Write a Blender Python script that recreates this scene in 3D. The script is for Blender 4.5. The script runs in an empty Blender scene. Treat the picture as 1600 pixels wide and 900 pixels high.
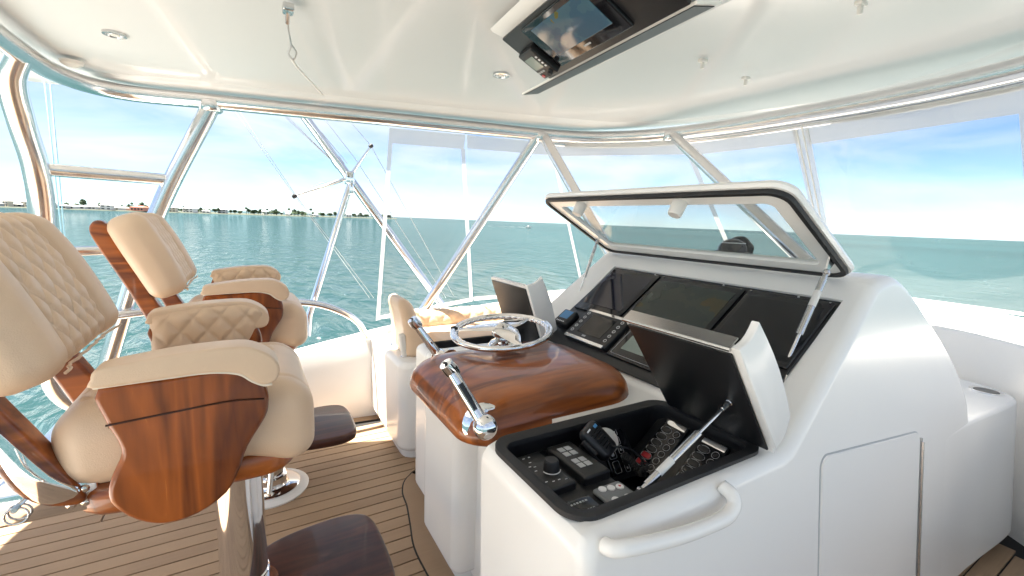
import bpy, bmesh, math, random
from mathutils import Vector, Matrix, noise
rad = math.radians
rng = random.Random(7)
scene = bpy.context.scene
COL = scene.collection

# ------------------------------------------------------------------ camera
YAW, PITCH, ROLL = rad(59), math.atan(104/690), rad(2.2)
fw = Vector((math.cos(YAW)*math.cos(PITCH), math.sin(YAW)*math.cos(PITCH), -math.sin(PITCH)))
rt = Vector((math.sin(YAW), -math.cos(YAW), 0)); up = rt.cross(fw)
rt2 = rt*math.cos(ROLL)+up*math.sin(ROLL); up2 = -rt*math.sin(ROLL)+up*math.cos(ROLL)
cam = bpy.data.cameras.new('camera'); camo = bpy.data.objects.new('camera', cam); COL.objects.link(camo)
m = Matrix((rt2, up2, -fw)).transposed().to_4x4(); m.translation = Vector((0, 0, 1.40))
camo.matrix_world = m
cam.sensor_width = 36; cam.lens = 690/1600*36; cam.clip_start = .02; cam.clip_end = 60000
scene.camera = camo

# ------------------------------------------------------------------ sky, sun, exposure
SUN_DIR = Vector((-.40, .19, 1.0)).normalized()      # towards the sun: high, to port and a little aft
w = bpy.data.worlds.new('World'); scene.world = w; w.use_nodes = True
nt = w.node_tree; nt.nodes.clear()
def wn(t, **k):
    n = nt.nodes.new(t)
    for a, b in k.items(): setattr(n, a, b)
    return n
out = wn('ShaderNodeOutputWorld'); bg = wn('ShaderNodeBackground'); bg.inputs[1].default_value = .05
sky = wn('ShaderNodeTexSky', sky_type='NISHITA', sun_disc=False)
sky.sun_elevation = math.asin(SUN_DIR.z); sky.sun_rotation = math.atan2(SUN_DIR.x, SUN_DIR.y)
sky.air_density = .46; sky.dust_density = .05; sky.ozone_density = 1.6; sky.altitude = 5
tc = wn('ShaderNodeTexCoord'); mp = wn('ShaderNodeMapping'); mp.inputs['Scale'].default_value = (1.6, 1.6, 6.5)
mp.inputs['Rotation'].default_value = (.12, -.10, .6)
n1 = wn('ShaderNodeTexNoise'); n1.inputs['Scale'].default_value = 1.7; n1.inputs['Detail'].default_value = 9; n1.inputs['Roughness'].default_value = .55; n1.inputs['Distortion'].default_value = .5
cr = wn('ShaderNodeValToRGB'); cr.color_ramp.elements[0].position = .33; cr.color_ramp.elements[1].position = .66
cr.color_ramp.elements[1].color = (.8, .8, .8, 1)
mx = wn('ShaderNodeMix', data_type='RGBA'); mx.inputs['B'].default_value = (4.6, 4.8, 4.95, 1)
L = nt.links.new
L(tc.outputs['Generated'], mp.inputs['Vector']); L(mp.outputs[0], n1.inputs['Vector']); L(n1.outputs['Fac'], cr.inputs[0])
L(cr.outputs[0], mx.inputs['Factor']); tint = wn('ShaderNodeMix', data_type='RGBA', blend_type='MULTIPLY'); tint.inputs['Factor'].default_value = 1; tint.inputs['B'].default_value = (.98, 1.05, 1.0, 1)
L(sky.outputs[0], tint.inputs['A']); L(tint.outputs['Result'], mx.inputs['A']); L(mx.outputs['Result'], bg.inputs[0]); L(bg.outputs[0], out.inputs[0])
sl = bpy.data.lights.new('sun', 'SUN'); sl.energy = 5.0; sl.angle = rad(.53); sl.color = (1, .93, .83)
so = bpy.data.objects.new('sun', sl); COL.objects.link(so); so.rotation_euler = SUN_DIR.to_track_quat('Z', 'Y').to_euler()
so.location = (0, 5, 12)
vs = scene.view_settings; vs.view_transform = 'Standard'; vs.look = 'None'; vs.gamma = 1; vs.use_curve_mapping = False
vs.exposure = 2.38

# ------------------------------------------------------------------ materials
MATS = {}
def mat(name, col, rough=.5, metal=0, coat=0, spec=.5, var=0, vscale=8, bump=0, bscale=60, coat_rough=.05, ramp=None):
    m = bpy.data.materials.new(name); m.use_nodes = True; t = m.node_tree; b = t.nodes['Principled BSDF']
    b.inputs['Base Color'].default_value = (*col, 1); b.inputs['Roughness'].default_value = rough; b.inputs['Metallic'].default_value = metal
    b.inputs['Coat Weight'].default_value = coat; b.inputs['Coat Roughness'].default_value = coat_rough
    b.inputs['Specular IOR Level'].default_value = spec
    tc = t.nodes.new('ShaderNodeTexCoord')
    if var:
        n = t.nodes.new('ShaderNodeTexNoise'); n.inputs['Scale'].default_value = vscale; n.inputs['Detail'].default_value = 5
        hs = t.nodes.new('ShaderNodeHueSaturation'); hs.inputs['Color'].default_value = (*col, 1)
        mr = t.nodes.new('ShaderNodeMapRange'); mr.inputs['To Min'].default_value = 1-var; mr.inputs['To Max'].default_value = 1+var
        t.links.new(tc.outputs['Object'], n.inputs['Vector']); t.links.new(n.outputs['Fac'], mr.inputs['Value'])
        t.links.new(mr.outputs[0], hs.inputs['Value']); t.links.new(hs.outputs[0], b.inputs['Base Color'])
    if bump:
        n = t.nodes.new('ShaderNodeTexNoise'); n.inputs['Scale'].default_value = bscale; n.inputs['Detail'].default_value = 4
        bp = t.nodes.new('ShaderNodeBump'); bp.inputs['Strength'].default_value = bump; bp.inputs['Distance'].default_value = .002
        t.links.new(tc.outputs['Object'], n.inputs['Vector']); t.links.new(n.outputs['Fac'], bp.inputs['Height']); t.links.new(bp.outputs[0], b.inputs['Normal'])
    MATS[name] = m
    return m
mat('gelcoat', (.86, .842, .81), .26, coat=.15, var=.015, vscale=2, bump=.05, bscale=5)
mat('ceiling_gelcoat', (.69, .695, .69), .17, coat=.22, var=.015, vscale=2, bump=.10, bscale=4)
mat('chrome', (.82, .82, .83), .06, 1, var=.03)
mat('aluminium', (.80, .80, .81), .20, 1, var=.05, vscale=20, bump=.04, bscale=90)
mat('steel', (.62, .62, .62), .25, 1, var=.08, vscale=40)
mat('leather', (.66, .485, .335), .40, var=.06, vscale=14, bump=.35, bscale=420)
mat('leather_welt', (.70, .62, .50), .5, var=.04)
mat('black_plastic', (.012, .012, .013), .38, var=.15, vscale=60, bump=.1, bscale=300)
mat('black_rubber', (.016, .016, .017), .6, bump=.1)
mat('black_gloss', (.008, .008, .010), .07, var=.1)
mat('dark_bronze', (.04, .02, .014), .25, coat=.3)
mat('white_plastic', (.72, .70, .66), .4, var=.02)
mat('red_plastic', (.45, .02, .03), .35, coat=.4)
mat('grey_mark', (.42, .43, .44), .5)
mat('white_mark', (.75, .75, .75), .5)
mat('blue_mark', (.06, .22, .45), .4)
mat('green_mark', (.05, .30, .12), .4)
mat('label_grey', (.17, .18, .19), .4)
mat('lcd', (.20, .25, .22), .2, coat=.5)
mat('cord_white', (.75, .75, .73), .6)
mat('wire', (.45, .46, .47), .35, .6)
mat('cord_blue', (.30, .52, .62), .6)
mat('caulk', (.015, .014, .013), .7)
mat('house_white', (.72, .70, .67), .7, var=.06, vscale=.2)
mat('house_cream', (.60, .54, .44), .7, var=.06, vscale=.2)
mat('house_coral', (.62, .25, .18), .7, var=.06, vscale=.2)
mat('house_grey', (.42, .43, .44), .7, var=.06, vscale=.2)
mat('roof_white', (.66, .66, .66), .6); mat('roof_grey', (.30, .31, .32), .7); mat('roof_red', (.42, .15, .10), .7)
mat('window_dark', (.03, .04, .05), .1)
mat('foliage_dark', (.035, .065, .03), .8, var=.3, vscale=.3)
mat('foliage_mid', (.06, .10, .045), .8, var=.3, vscale=.3)
mat('bark', (.10, .075, .05), .9)
mat('sand', (.07, .08, .055), .9, var=.15, vscale=.05)
mat('foam', (.75, .80, .80), .7)

def wood_mat(name, c1, c2, c3, scale, axis, rough=.18, coat=1.0):
    m = bpy.data.materials.new(name); m.use_nodes = True; t = m.node_tree; b = t.nodes['Principled BSDF']
    tc = t.nodes.new('ShaderNodeTexCoord'); mp = t.nodes.new('ShaderNodeMapping')
    sc = [scale*1.0]*3; sc[axis] = scale*.11; mp.inputs['Scale'].default_value = sc; mp.inputs['Rotation'].default_value = (.08, .1, .05)
    n = t.nodes.new('ShaderNodeTexNoise'); n.inputs['Scale'].default_value = 1.0; n.inputs['Detail'].default_value = 3; n.inputs['Distortion'].default_value = .9
    ma = t.nodes.new('ShaderNodeMath'); ma.operation = 'MULTIPLY'; ma.inputs[1].default_value = 7.0
    fr = t.nodes.new('ShaderNodeMath'); fr.operation = 'PINGPONG'; fr.inputs[1].default_value = 1.0
    n2 = t.nodes.new('ShaderNodeTexNoise'); n2.inputs['Scale'].default_value = 14; n2.inputs['Detail'].default_value = 6
    ad = t.nodes.new('ShaderNodeMath'); ad.operation = 'MULTIPLY_ADD'; ad.inputs[1].default_value = .75
    n3 = t.nodes.new('ShaderNodeMath'); n3.operation = 'MULTIPLY'; n3.inputs[1].default_value = .35
    r = t.nodes.new('ShaderNodeValToRGB'); r.color_ramp.elements[0].color = (*c1, 1); r.color_ramp.elements[1].color = (*c3, 1)
    e = r.color_ramp.elements.new(.5); e.color = (*c2, 1); r.color_ramp.elements[0].position = .15; r.color_ramp.elements[1].position = .95
    k = t.links.new
    k(tc.outputs['Object'], mp.inputs[0]); k(mp.outputs[0], n.inputs['Vector']); k(mp.outputs[0], n2.inputs['Vector'])
    k(n.outputs['Fac'], ma.inputs[0]); k(ma.outputs[0], fr.inputs[0]); k(fr.outputs[0], ad.inputs[0]); k(n2.outputs['Fac'], n3.inputs[0]); k(n3.outputs[0], ad.inputs[2])
    k(ad.outputs[0], r.inputs[0]); k(r.outputs[0], b.inputs['Base Color'])
    b.inputs['Roughness'].default_value = rough+.2; b.inputs['Coat Weight'].default_value = coat*.6; b.inputs['Coat Roughness'].default_value = .03; b.inputs['Specular IOR Level'].default_value = .3
    MATS[name] = m
wood_mat('varnished_teak', (.13, .030, .005), (.36, .098, .014), (.54, .17, .030), 9, 0)
wood_mat('varnished_teak_figured', (.10, .022, .004), (.36, .092, .013), (.54, .165, .028), 8, 2)
wood_mat('varnished_teak_dark', (.035, .011, .006), (.085, .025, .012), (.14, .045, .02), 9, 0, .2, .5)

def deck_mat():
    m = bpy.data.materials.new('teak_deck'); m.use_nodes = True; t = m.node_tree; b = t.nodes['Principled BSDF']; k = t.links.new
    tc = t.nodes.new('ShaderNodeTexCoord'); mp = t.nodes.new('ShaderNodeMapping'); mp.inputs['Scale'].default_value = (3, 120, 20)
    n = t.nodes.new('ShaderNodeTexNoise'); n.inputs['Scale'].default_value = 2; n.inputs['Detail'].default_value = 5
    oi = t.nodes.new('ShaderNodeObjectInfo')
    n2 = t.nodes.new('ShaderNodeTexNoise'); n2.inputs['Scale'].default_value = 2.2; n2.inputs['Detail'].default_value = 4
    a = t.nodes.new('ShaderNodeMath'); a.operation = 'MULTIPLY_ADD'; a.inputs[1].default_value = .34
    a2 = t.nodes.new('ShaderNodeMath'); a2.operation = 'MULTIPLY_ADD'; a2.inputs[1].default_value = .35
    r = t.nodes.new('ShaderNodeValToRGB'); r.color_ramp.elements[0].color = (.22, .135, .078, 1); r.color_ramp.elements[1].color = (.40, .268, .162, 1)
    r.color_ramp.elements[0].position = .1; r.color_ramp.elements[1].position = .95
    k(tc.outputs['Object'], mp.inputs[0]); k(mp.outputs[0], n.inputs['Vector']); k(tc.outputs['Object'], n2.inputs['Vector'])
    k(oi.outputs['Random'], a.inputs[0]); k(n.outputs['Fac'], a2.inputs[0]); k(n2.outputs['Fac'], a2.inputs[2]); k(a2.outputs[0], a.inputs[2])
    k(a.outputs[0], r.inputs[0]); k(r.outputs[0], b.inputs['Base Color']); b.inputs['Roughness'].default_value = .62
    bp = t.nodes.new('ShaderNodeBump'); bp.inputs['Strength'].default_value = .25; bp.inputs['Distance'].default_value = .001
    k(n.outputs['Fac'], bp.inputs['Height']); k(bp.outputs[0], b.inputs['Normal'])
    MATS['teak_deck'] = m
deck_mat()

def clear_mat(name, tint, veil, veil_col, rough=.02):
    m = bpy.data.materials.new(name); m.use_nodes = True; t = m.node_tree; t.nodes.clear(); k = t.links.new
    o = t.nodes.new('ShaderNodeOutputMaterial'); tr = t.nodes.new('ShaderNodeBsdfTransparent'); tr.inputs[0].default_value = (*tint, 1)
    gl = t.nodes.new('ShaderNodeBsdfGlossy'); gl.inputs['Roughness'].default_value = rough
    df = t.nodes.new('ShaderNodeBsdfDiffuse'); df.inputs[0].default_value = (*veil_col, 1)
    lw = t.nodes.new('ShaderNodeLayerWeight'); lw.inputs[0].default_value = .5; pw = t.nodes.new('ShaderNodeMath'); pw.operation = 'POWER'; pw.inputs[1].default_value = 4; k(lw.outputs['Facing'], pw.inputs[0]); fr = t.nodes.new('ShaderNodeMath'); fr.operation = 'MULTIPLY_ADD'; fr.inputs[1].default_value = .22; fr.inputs[2].default_value = .02; k(pw.outputs[0], fr.inputs[0])
    m1 = t.nodes.new('ShaderNodeMixShader'); m1.inputs[0].default_value = veil; m2 = t.nodes.new('ShaderNodeMixShader')
    tc = t.nodes.new('ShaderNodeTexCoord'); n = t.nodes.new('ShaderNodeTexNoise'); n.inputs['Scale'].default_value = 3
    bp = t.nodes.new('ShaderNodeBump'); bp.inputs['Strength'].default_value = .05; bp.inputs['Distance'].default_value = .01
    k(tc.outputs['Object'], n.inputs['Vector']); k(n.outputs['Fac'], bp.inputs['Height']); k(bp.outputs[0], gl.inputs['Normal'])
    k(tr.outputs[0], m1.inputs[1]); k(df.outputs[0], m1.inputs[2]); k(fr.outputs[0], m2.inputs[0]); k(m1.outputs[0], m2.inputs[1]); k(gl.outputs[0], m2.inputs[2]); k(m2.outputs[0], o.inputs[0])
    MATS[name] = m
clear_mat('clear_vinyl', (.97, .97, .97), .03, (.8, .8, .8))
clear_mat('hatch_glass', (.80, .82, .82), .03, (.6, .6, .6), .0)
mat('vinyl_border', (.80, .79, .77), .45, var=.04, vscale=12, bump=.3, bscale=18)
_t = MATS['vinyl_border'].node_tree; _tl = _t.nodes.new('ShaderNodeBsdfTranslucent'); _tl.inputs[0].default_value = (.80, .78, .75, 1); _mx = _t.nodes.new('ShaderNodeMixShader'); _mx.inputs[0].default_value = .6
_tp = _t.nodes.new('ShaderNodeBsdfTransparent'); _m2 = _t.nodes.new('ShaderNodeMixShader'); _m2.inputs[0].default_value = .52
_o = _t.nodes['Material Output']; _t.links.new(_t.nodes['Principled BSDF'].outputs[0], _mx.inputs[1]); _t.links.new(_tl.outputs[0], _mx.inputs[2]); _t.links.new(_mx.outputs[0], _m2.inputs[1]); _t.links.new(_tp.outputs[0], _m2.inputs[2]); _t.links.new(_m2.outputs[0], _o.inputs[0])

def screen_mat(name, c1, c2, c3, scale=9):
    m = bpy.data.materials.new(name); m.use_nodes = True; t = m.node_tree; b = t.nodes['Principled BSDF']; k = t.links.new
    tc = t.nodes.new('ShaderNodeTexCoord'); n = t.nodes.new('ShaderNodeTexNoise'); n.inputs['Scale'].default_value = scale; n.inputs['Detail'].default_value = 3
    r = t.nodes.new('ShaderNodeValToRGB'); r.color_ramp.interpolation = 'CONSTANT'
    r.color_ramp.elements[0].color = (*c1, 1); r.color_ramp.elements[1].color = (*c3, 1); r.color_ramp.elements[1].position = .62
    e = r.color_ramp.elements.new(.5); e.color = (*c2, 1)
    k(tc.outputs['Object'], n.inputs['Vector']); k(n.outputs['Fac'], r.inputs[0]); k(r.outputs[0], b.inputs['Base Color'])
    b.inputs['Roughness'].default_value = .05
    MATS[name] = m
screen_mat('screen_chart', (.020, .030, .028), (.026, .036, .030), (.045, .04, .018), 7)
screen_mat('screen_blue', (.010, .011, .022), (.012, .013, .026), (.018, .018, .024), 4)
screen_mat('screen_overhead', (.03, .09, .15), (.04, .11, .16), (.11, .11, .03), 12)

def sea_mat():
    m = bpy.data.materials.new('sea_water'); m.use_nodes = True; t = m.node_tree; b = t.nodes['Principled BSDF']; k = t.links.new
    tc = t.nodes.new('ShaderNodeTexCoord')
    def tex(scale, sx, sy, det=4, dist=.0, rz=.5):
        mp = t.nodes.new('ShaderNodeMapping'); mp.inputs['Scale'].default_value = (sx, sy, 1); mp.inputs['Rotation'].default_value = (0, 0, rz)
        n = t.nodes.new('ShaderNodeTexNoise'); n.inputs['Scale'].default_value = scale; n.inputs['Detail'].default_value = det; n.inputs['Distortion'].default_value = dist
        k(tc.outputs['Object'], mp.inputs[0]); k(mp.outputs[0], n.inputs['Vector']); return n
    a = tex(.75, 1, .38, 7, .6, .3); c = tex(.13, 1, .5, 5, .3, .45); d = tex(.006, 1, .25, 4, .2, .9); e = tex(.02, 1, .3, 3, .2, .7)
    r = t.nodes.new('ShaderNodeValToRGB'); r.color_ramp.elements[0].color = (.013, .042, .043, 1); r.color_ramp.elements[1].color = (.020, .060, .062, 1)
    r.color_ramp.elements[0].position = .35; r.color_ramp.elements[1].position = .65
    k(d.outputs['Fac'], r.inputs[0])
    s = t.nodes.new('ShaderNodeMath'); s.operation = 'MULTIPLY_ADD'; s.inputs[1].default_value = 1.6
    k(c.outputs['Fac'], s.inputs[0]); k(a.outputs['Fac'], s.inputs[2])
    bp = t.nodes.new('ShaderNodeBump'); bp.inputs['Strength'].default_value = 1.0; bp.inputs['Distance'].default_value = 1.3
    k(s.outputs[0], bp.inputs['Height']); 
    t.nodes.remove(b); o = t.nodes['Material Output']
    df = t.nodes.new('ShaderNodeBsdfDiffuse'); gl = t.nodes.new('ShaderNodeBsdfGlossy'); gl.inputs['Roughness'].default_value = .04; mx_ = t.nodes.new('ShaderNodeMixShader')
    lw = t.nodes.new('ShaderNodeLayerWeight'); lw.inputs[0].default_value = .5; pw = t.nodes.new('ShaderNodeMath'); pw.operation = 'POWER'; pw.inputs[1].default_value = 3.0
    ma = t.nodes.new('ShaderNodeMath'); ma.operation = 'MULTIPLY_ADD'; ma.inputs[1].default_value = .54; ma.inputs[2].default_value = .02
    k(r.outputs[0], df.inputs['Color']); k(bp.outputs[0], gl.inputs['Normal']); k(bp.outputs[0], lw.inputs['Normal'])
    k(lw.outputs['Facing'], pw.inputs[0]); k(pw.outputs[0], ma.inputs[0]); k(ma.outputs[0], mx_.inputs[0]); k(df.outputs[0], mx_.inputs[1]); k(gl.outputs[0], mx_.inputs[2]); k(mx_.outputs[0], o.inputs[0])
    MATS['sea_water'] = m
sea_mat()

# ------------------------------------------------------------------ mesh helpers
def link(o, parent=None):
    COL.objects.link(o)
    if parent is not None: o.parent = parent
    return o
def finish(bm, name, material, parent=None, smooth=35, wn_=False):
    me = bpy.data.meshes.new(name)
    bmesh.ops.recalc_face_normals(bm, faces=bm.faces)
    bm.to_mesh(me); bm.free()
    me.materials.append(MATS[material])
    if smooth:
        for p in me.polygons: p.use_smooth = True
        if smooth < 180: me.set_sharp_from_angle(angle=rad(smooth))
    o = bpy.data.objects.new(name, me)
    link(o, parent)
    if wn_:
        md = o.modifiers.new('weighted_normal', 'WEIGHTED_NORMAL'); md.keep_sharp = True; md.weight = 80
    return o
def empty(name, loc=(0, 0, 0), rz=0):
    o = bpy.data.objects.new(name, None); o.empty_display_size = .1; o.location = loc; o.rotation_euler = (0, 0, rz); return link(o)
def tag(o, label, cat, group=None, kind=None):
    if label: o['label'] = label
    if cat: o['category'] = cat
    if group: o['group'] = group
    if kind: o['kind'] = kind
    return o
def rbox(sx, sy, sz, r, n=4, bm=None, M=None, warp=None, sub=None):
    """rounded box; n = segments in the rounding, sub = (nx,ny,nz) interior segments"""
    own = bm is None
    if own: bm = bmesh.new()
    h = (sx/2, sy/2, sz/2); r = min(r, *[a*.999 for a in h]); sub = sub or (1, 1, 1)
    def ax(i):
        a = h[i]; inner = a-r
        v = [-a+r*(1-math.cos(math.pi/2*k/n)) if False else -a + r*k/n for k in range(n)]
        mid = [-inner+2*inner*k/sub[i] for k in range(sub[i]+1)]
        return v+mid+[-q for q in reversed(v)]
    A = [ax(0), ax(1), ax(2)]
    cache = {}
    def vert(i, j, k):
        key = (i, j, k)
        if key in cache: return cache[key]
        p = Vector((A[0][i], A[1][j], A[2][k]))
        c = Vector([max(-(h[q]-r), min(h[q]-r, p[q])) for q in range(3)])
        d = p-c
        if d.length > 1e-9:
            # cube-to-sphere mapping inside the rounding
            q = d/r
            x2, y2, z2 = q.x*q.x, q.y*q.y, q.z*q.z
            s = Vector((q.x*math.sqrt(max(0, 1-y2/2-z2/2+y2*z2/3)), q.y*math.sqrt(max(0, 1-z2/2-x2/2+z2*x2/3)), q.z*math.sqrt(max(0, 1-x2/2-y2/2+x2*y2/3))))
            p = c+s*r
        if warp: p = warp(p)
        if M: p = M @ p
        cache[key] = bm.verts.new(p); return cache[key]
    N = [len(a)-1 for a in A]
    for (u, v, f) in ((0, 1, 2), (1, 2, 0), (2, 0, 1)):
        for side in (0, N[f]):
            for i in range(N[u]):
                for j in range(N[v]):
                    q = []
                    for (di, dj) in ((0, 0), (1, 0), (1, 1), (0, 1)):
                        idx = [0, 0, 0]; idx[u] = i+di; idx[v] = j+dj; idx[f] = side; q.append(vert(*idx))
                    if side == 0: q.reverse()
                    try: bm.faces.new(q)
                    except ValueError: pass
    return bm
def TR(x, y, z, rx=0, ry=0, rz=0):
    return Matrix.Translation((x, y, z)) @ Matrix.Rotation(rz, 4, 'Z') @ Matrix.Rotation(ry, 4, 'Y') @ Matrix.Rotation(rx, 4, 'X')
def cat_rom(pts, n=8, closed=False):
    P = [Vector(p) for p in pts]; out = []; N = len(P)
    rngN = N if closed else N-1
    for i in range(rngN):
        p1 = P[i]; p2 = P[(i+1) % N]
        p0 = P[i-1] if (closed or i > 0) else p1*2-p2
        p3 = P[(i+2) % N] if (closed or i+2 < N) else p2*2-p1
        for k in range(n):
            t = k/n
            out.append(.5*((2*p1)+(-p0+p2)*t+(2*p0-5*p1+4*p2-p3)*t*t+(-p0+3*p1-3*p2+p3)*t**3))
    if not closed: out.append(P[-1])
    return out
def tube(pts, r, seg=12, bm=None, closed=False, cap=True, rfun=None):
    own = bm is None
    if own: bm = bmesh.new()
    P = [Vector(p) for p in pts]; N = len(P); rings = []
    T = []
    for i in range(N):
        a = P[i-1] if (i > 0 or closed) else P[i]; b = P[(i+1) % N] if (i < N-1 or closed) else P[i]
        T.append((b-a).normalized())
    nrm = T[0].orthogonal().normalized()
    for i in range(N):
        if i: 
            q = T[i-1].rotation_difference(T[i]); nrm = q @ nrm
        nrm = (nrm-T[i]*nrm.dot(T[i])).normalized(); bi = T[i].cross(nrm)
        rr = rfun(i) if rfun else (r[i] if isinstance(r, (list, tuple)) else r)
        rings.append([bm.verts.new(P[i]+(nrm*math.cos(2*math.pi*k/seg)+bi*math.sin(2*math.pi*k/seg))*rr) for k in range(seg)])
    for i in range(N if closed else N-1):
        a = rings[i]; b = rings[(i+1) % N]
        for k in range(seg): bm.faces.new((a[k], a[(k+1) % seg], b[(k+1) % seg], b[k]))
    if cap and not closed:
        bm.faces.new(list(reversed(rings[0]))); bm.faces.new(rings[-1])
    return bm
def lathe(prof, seg=28, bm=None, M=None):
    if bm is None: bm = bmesh.new()
    rings = []
    for (r, z) in prof:
        if r < 1e-6: v = Vector((0, 0, z)); rings.append([bm.verts.new(M @ v if M else v)])
        else:
            rg = []
            for k in range(seg):
                v = Vector((r*math.cos(2*math.pi*k/seg), r*math.sin(2*math.pi*k/seg), z)); rg.append(bm.verts.new(M @ v if M else v))
            rings.append(rg)
    for a, b in zip(rings, rings[1:]):
        for k in range(seg):
            if len(a) == 1 and len(b) == 1: continue
            if len(a) == 1: bm.faces.new((a[0], b[k], b[(k+1) % seg]))
            elif len(b) == 1: bm.faces.new((a[k], a[(k+1) % seg], b[0]))
            else: bm.faces.new((a[k], a[(k+1) % seg], b[(k+1) % seg], b[k]))
    for rg in (rings[0], rings[-1]):
        if len(rg) > 1: bm.faces.new(rg)
    return bm
def prism(poly, lo, hi, axis='Y', bevel=0, seg=3, bm=None):
    """closed polygon in the plane normal to axis, from lo to hi; bevel rounds the two rims"""
    if bm is None: bm = bmesh.new()
    def P(a, b, c): return {'Y': (a, c, b), 'Z': (a, b, c), 'X': (c, a, b)}[axis]
    v0 = [bm.verts.new(P(a, b, lo)) for a, b in poly]; v1 = [bm.verts.new(P(a, b, hi)) for a, b in poly]
    f0 = bm.faces.new(v0); f1 = bm.faces.new(list(reversed(v1))); n = len(poly)
    for i in range(n): bm.faces.new((v0[(i+1) % n], v0[i], v1[i], v1[(i+1) % n]))
    bmesh.ops.recalc_face_normals(bm, faces=bm.faces)
    if bevel:
        ed = list(set(list(f0.edges)+list(f1.edges)))
        bmesh.ops.bevel(bm, geom=ed, offset=bevel, segments=seg, profile=.5, affect='EDGES', clamp_overlap=True)
    return bm
def rrect(x0, x1, y0, y1, r, n=6):
    out = []
    for (cx, cy, a0) in ((x1-r, y1-r, 0), (x0+r, y1-r, 90), (x0+r, y0+r, 180), (x1-r, y0+r, 270)):
        for k in range(n+1):
            a = rad(a0+90*k/n); out.append((cx+r*math.cos(a), cy+r*math.sin(a)))
    return out
def cyl_between(a, b, r, seg=12, bm=None): return tube([a, b], r, seg, bm)
def bool_cut(o, bm):
    me = bpy.data.meshes.new('cut'); bmesh.ops.recalc_face_normals(bm, faces=bm.faces); bm.to_mesh(me); bm.free()
    c = bpy.data.objects.new('cut', me); COL.objects.link(c)
    md = o.modifiers.new('b', 'BOOLEAN'); md.object = c; md.operation = 'DIFFERENCE'; md.solver = 'EXACT'
    dg = bpy.context.evaluated_depsgraph_get(); ev = o.evaluated_get(dg); new = bpy.data.meshes.new_from_object(ev)
    o.modifiers.clear(); old = o.data; o.data = new; bpy.data.objects.remove(c); bpy.data.meshes.remove(old)
def resmooth(o, ang=35, wn_=True):
    for p in o.data.polygons: p.use_smooth = True
    o.data.set_sharp_from_angle(angle=rad(ang))
    if wn_:
        md = o.modifiers.new('weighted_normal', 'WEIGHTED_NORMAL'); md.keep_sharp = True; md.weight = 80
def quilt(u, v, s, d=.004):
    """depth of a stitched diamond quilt at (u,v); s = (width, height) of a diamond"""
    a = u/s[0]+v/s[1]; b = u/s[0]-v/s[1]
    fa = abs(a-round(a)); fb = abs(b-round(b)); e = min(fa, fb)
    return -d*math.exp(-(e/.09)**1.2) + d*.6*min(1, 2*min(fa, fb)*1.6)
def lerp_tab(tab, x):
    if x <= tab[0][0]: return tab[0][1]
    for (a, b), (c, d) in zip(tab, tab[1:]):
        if x <= c: return b+(d-b)*(x-a)/(c-a)
    return tab[-1][1]

# ------------------------------------------------------------------ sea, shore
bm = bmesh.new(); S = 30000
rings = [0, 20, 60, 200, 800, 3000, 10000, S]; prev = None
for ri in rings:
    if ri == 0: cur = [bm.verts.new((0, 0, 0))]
    else: cur = [bm.verts.new((ri*math.cos(2*math.pi*k/48), ri*math.sin(2*math.pi*k/48), 0)) for k in range(48)]
    if prev:
        for k in range(48):
            if len(prev) == 1: bm.faces.new((prev[0], cur[k], cur[(k+1) % 48]))
            else: bm.faces.new((prev[k], cur[k], cur[(k+1) % 48], prev[(k+1) % 48]))
    prev = cur
sea = finish(bm, 'sea', 'sea_water', smooth=0); sea.location = (0, 0, -5); tag(sea, 'calm teal green sea with small ripples', None, kind='structure')

CAMZ = 1.40
def az_dir(px):
    """horizontal unit direction of a photo column at the horizon"""
    d = fw+rt2*((px-800)/690)+up2*((450-(315+.0384*px))/690); d.z = 0; return d.normalized()
def shore_pt(px, dist): 
    d = az_dir(px); return Vector((d.x*dist, d.y*dist, -5))
bm = bmesh.new(); ncol = 60; rows = []
for i in range(ncol+1):
    px = -260+880*i/ncol; dist = 760+lerp_tab([(-260, 0), (250, 60), (450, 190), (560, 420), (622, 640)], px); 
    jag = 10*noise.noise((px*.05, 3, 1))
    a = shore_pt(px, dist+jag); b = shore_pt(px, dist+jag+14); c = shore_pt(px, dist+260)
    rows.append((bm.verts.new((a.x, a.y, -5.3)), bm.verts.new((b.x, b.y, -4.0)), bm.verts.new((c.x, c.y, -3.2)), bm.verts.new((c.x, c.y, -6))))
for a, b in zip(rows, rows[1:]):
    for k in range(3): bm.faces.new((a[k], b[k], b[k+1], a[k+1]))
land = finish(bm, 'shore_terrain', 'sand', smooth=0); tag(land, 'low sandy far shore across the water', None, kind='structure')
def shore_dist(px): return 760+lerp_tab([(-260, 0), (250, 60), (450, 190), (560, 420), (622, 640)], px)

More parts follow.
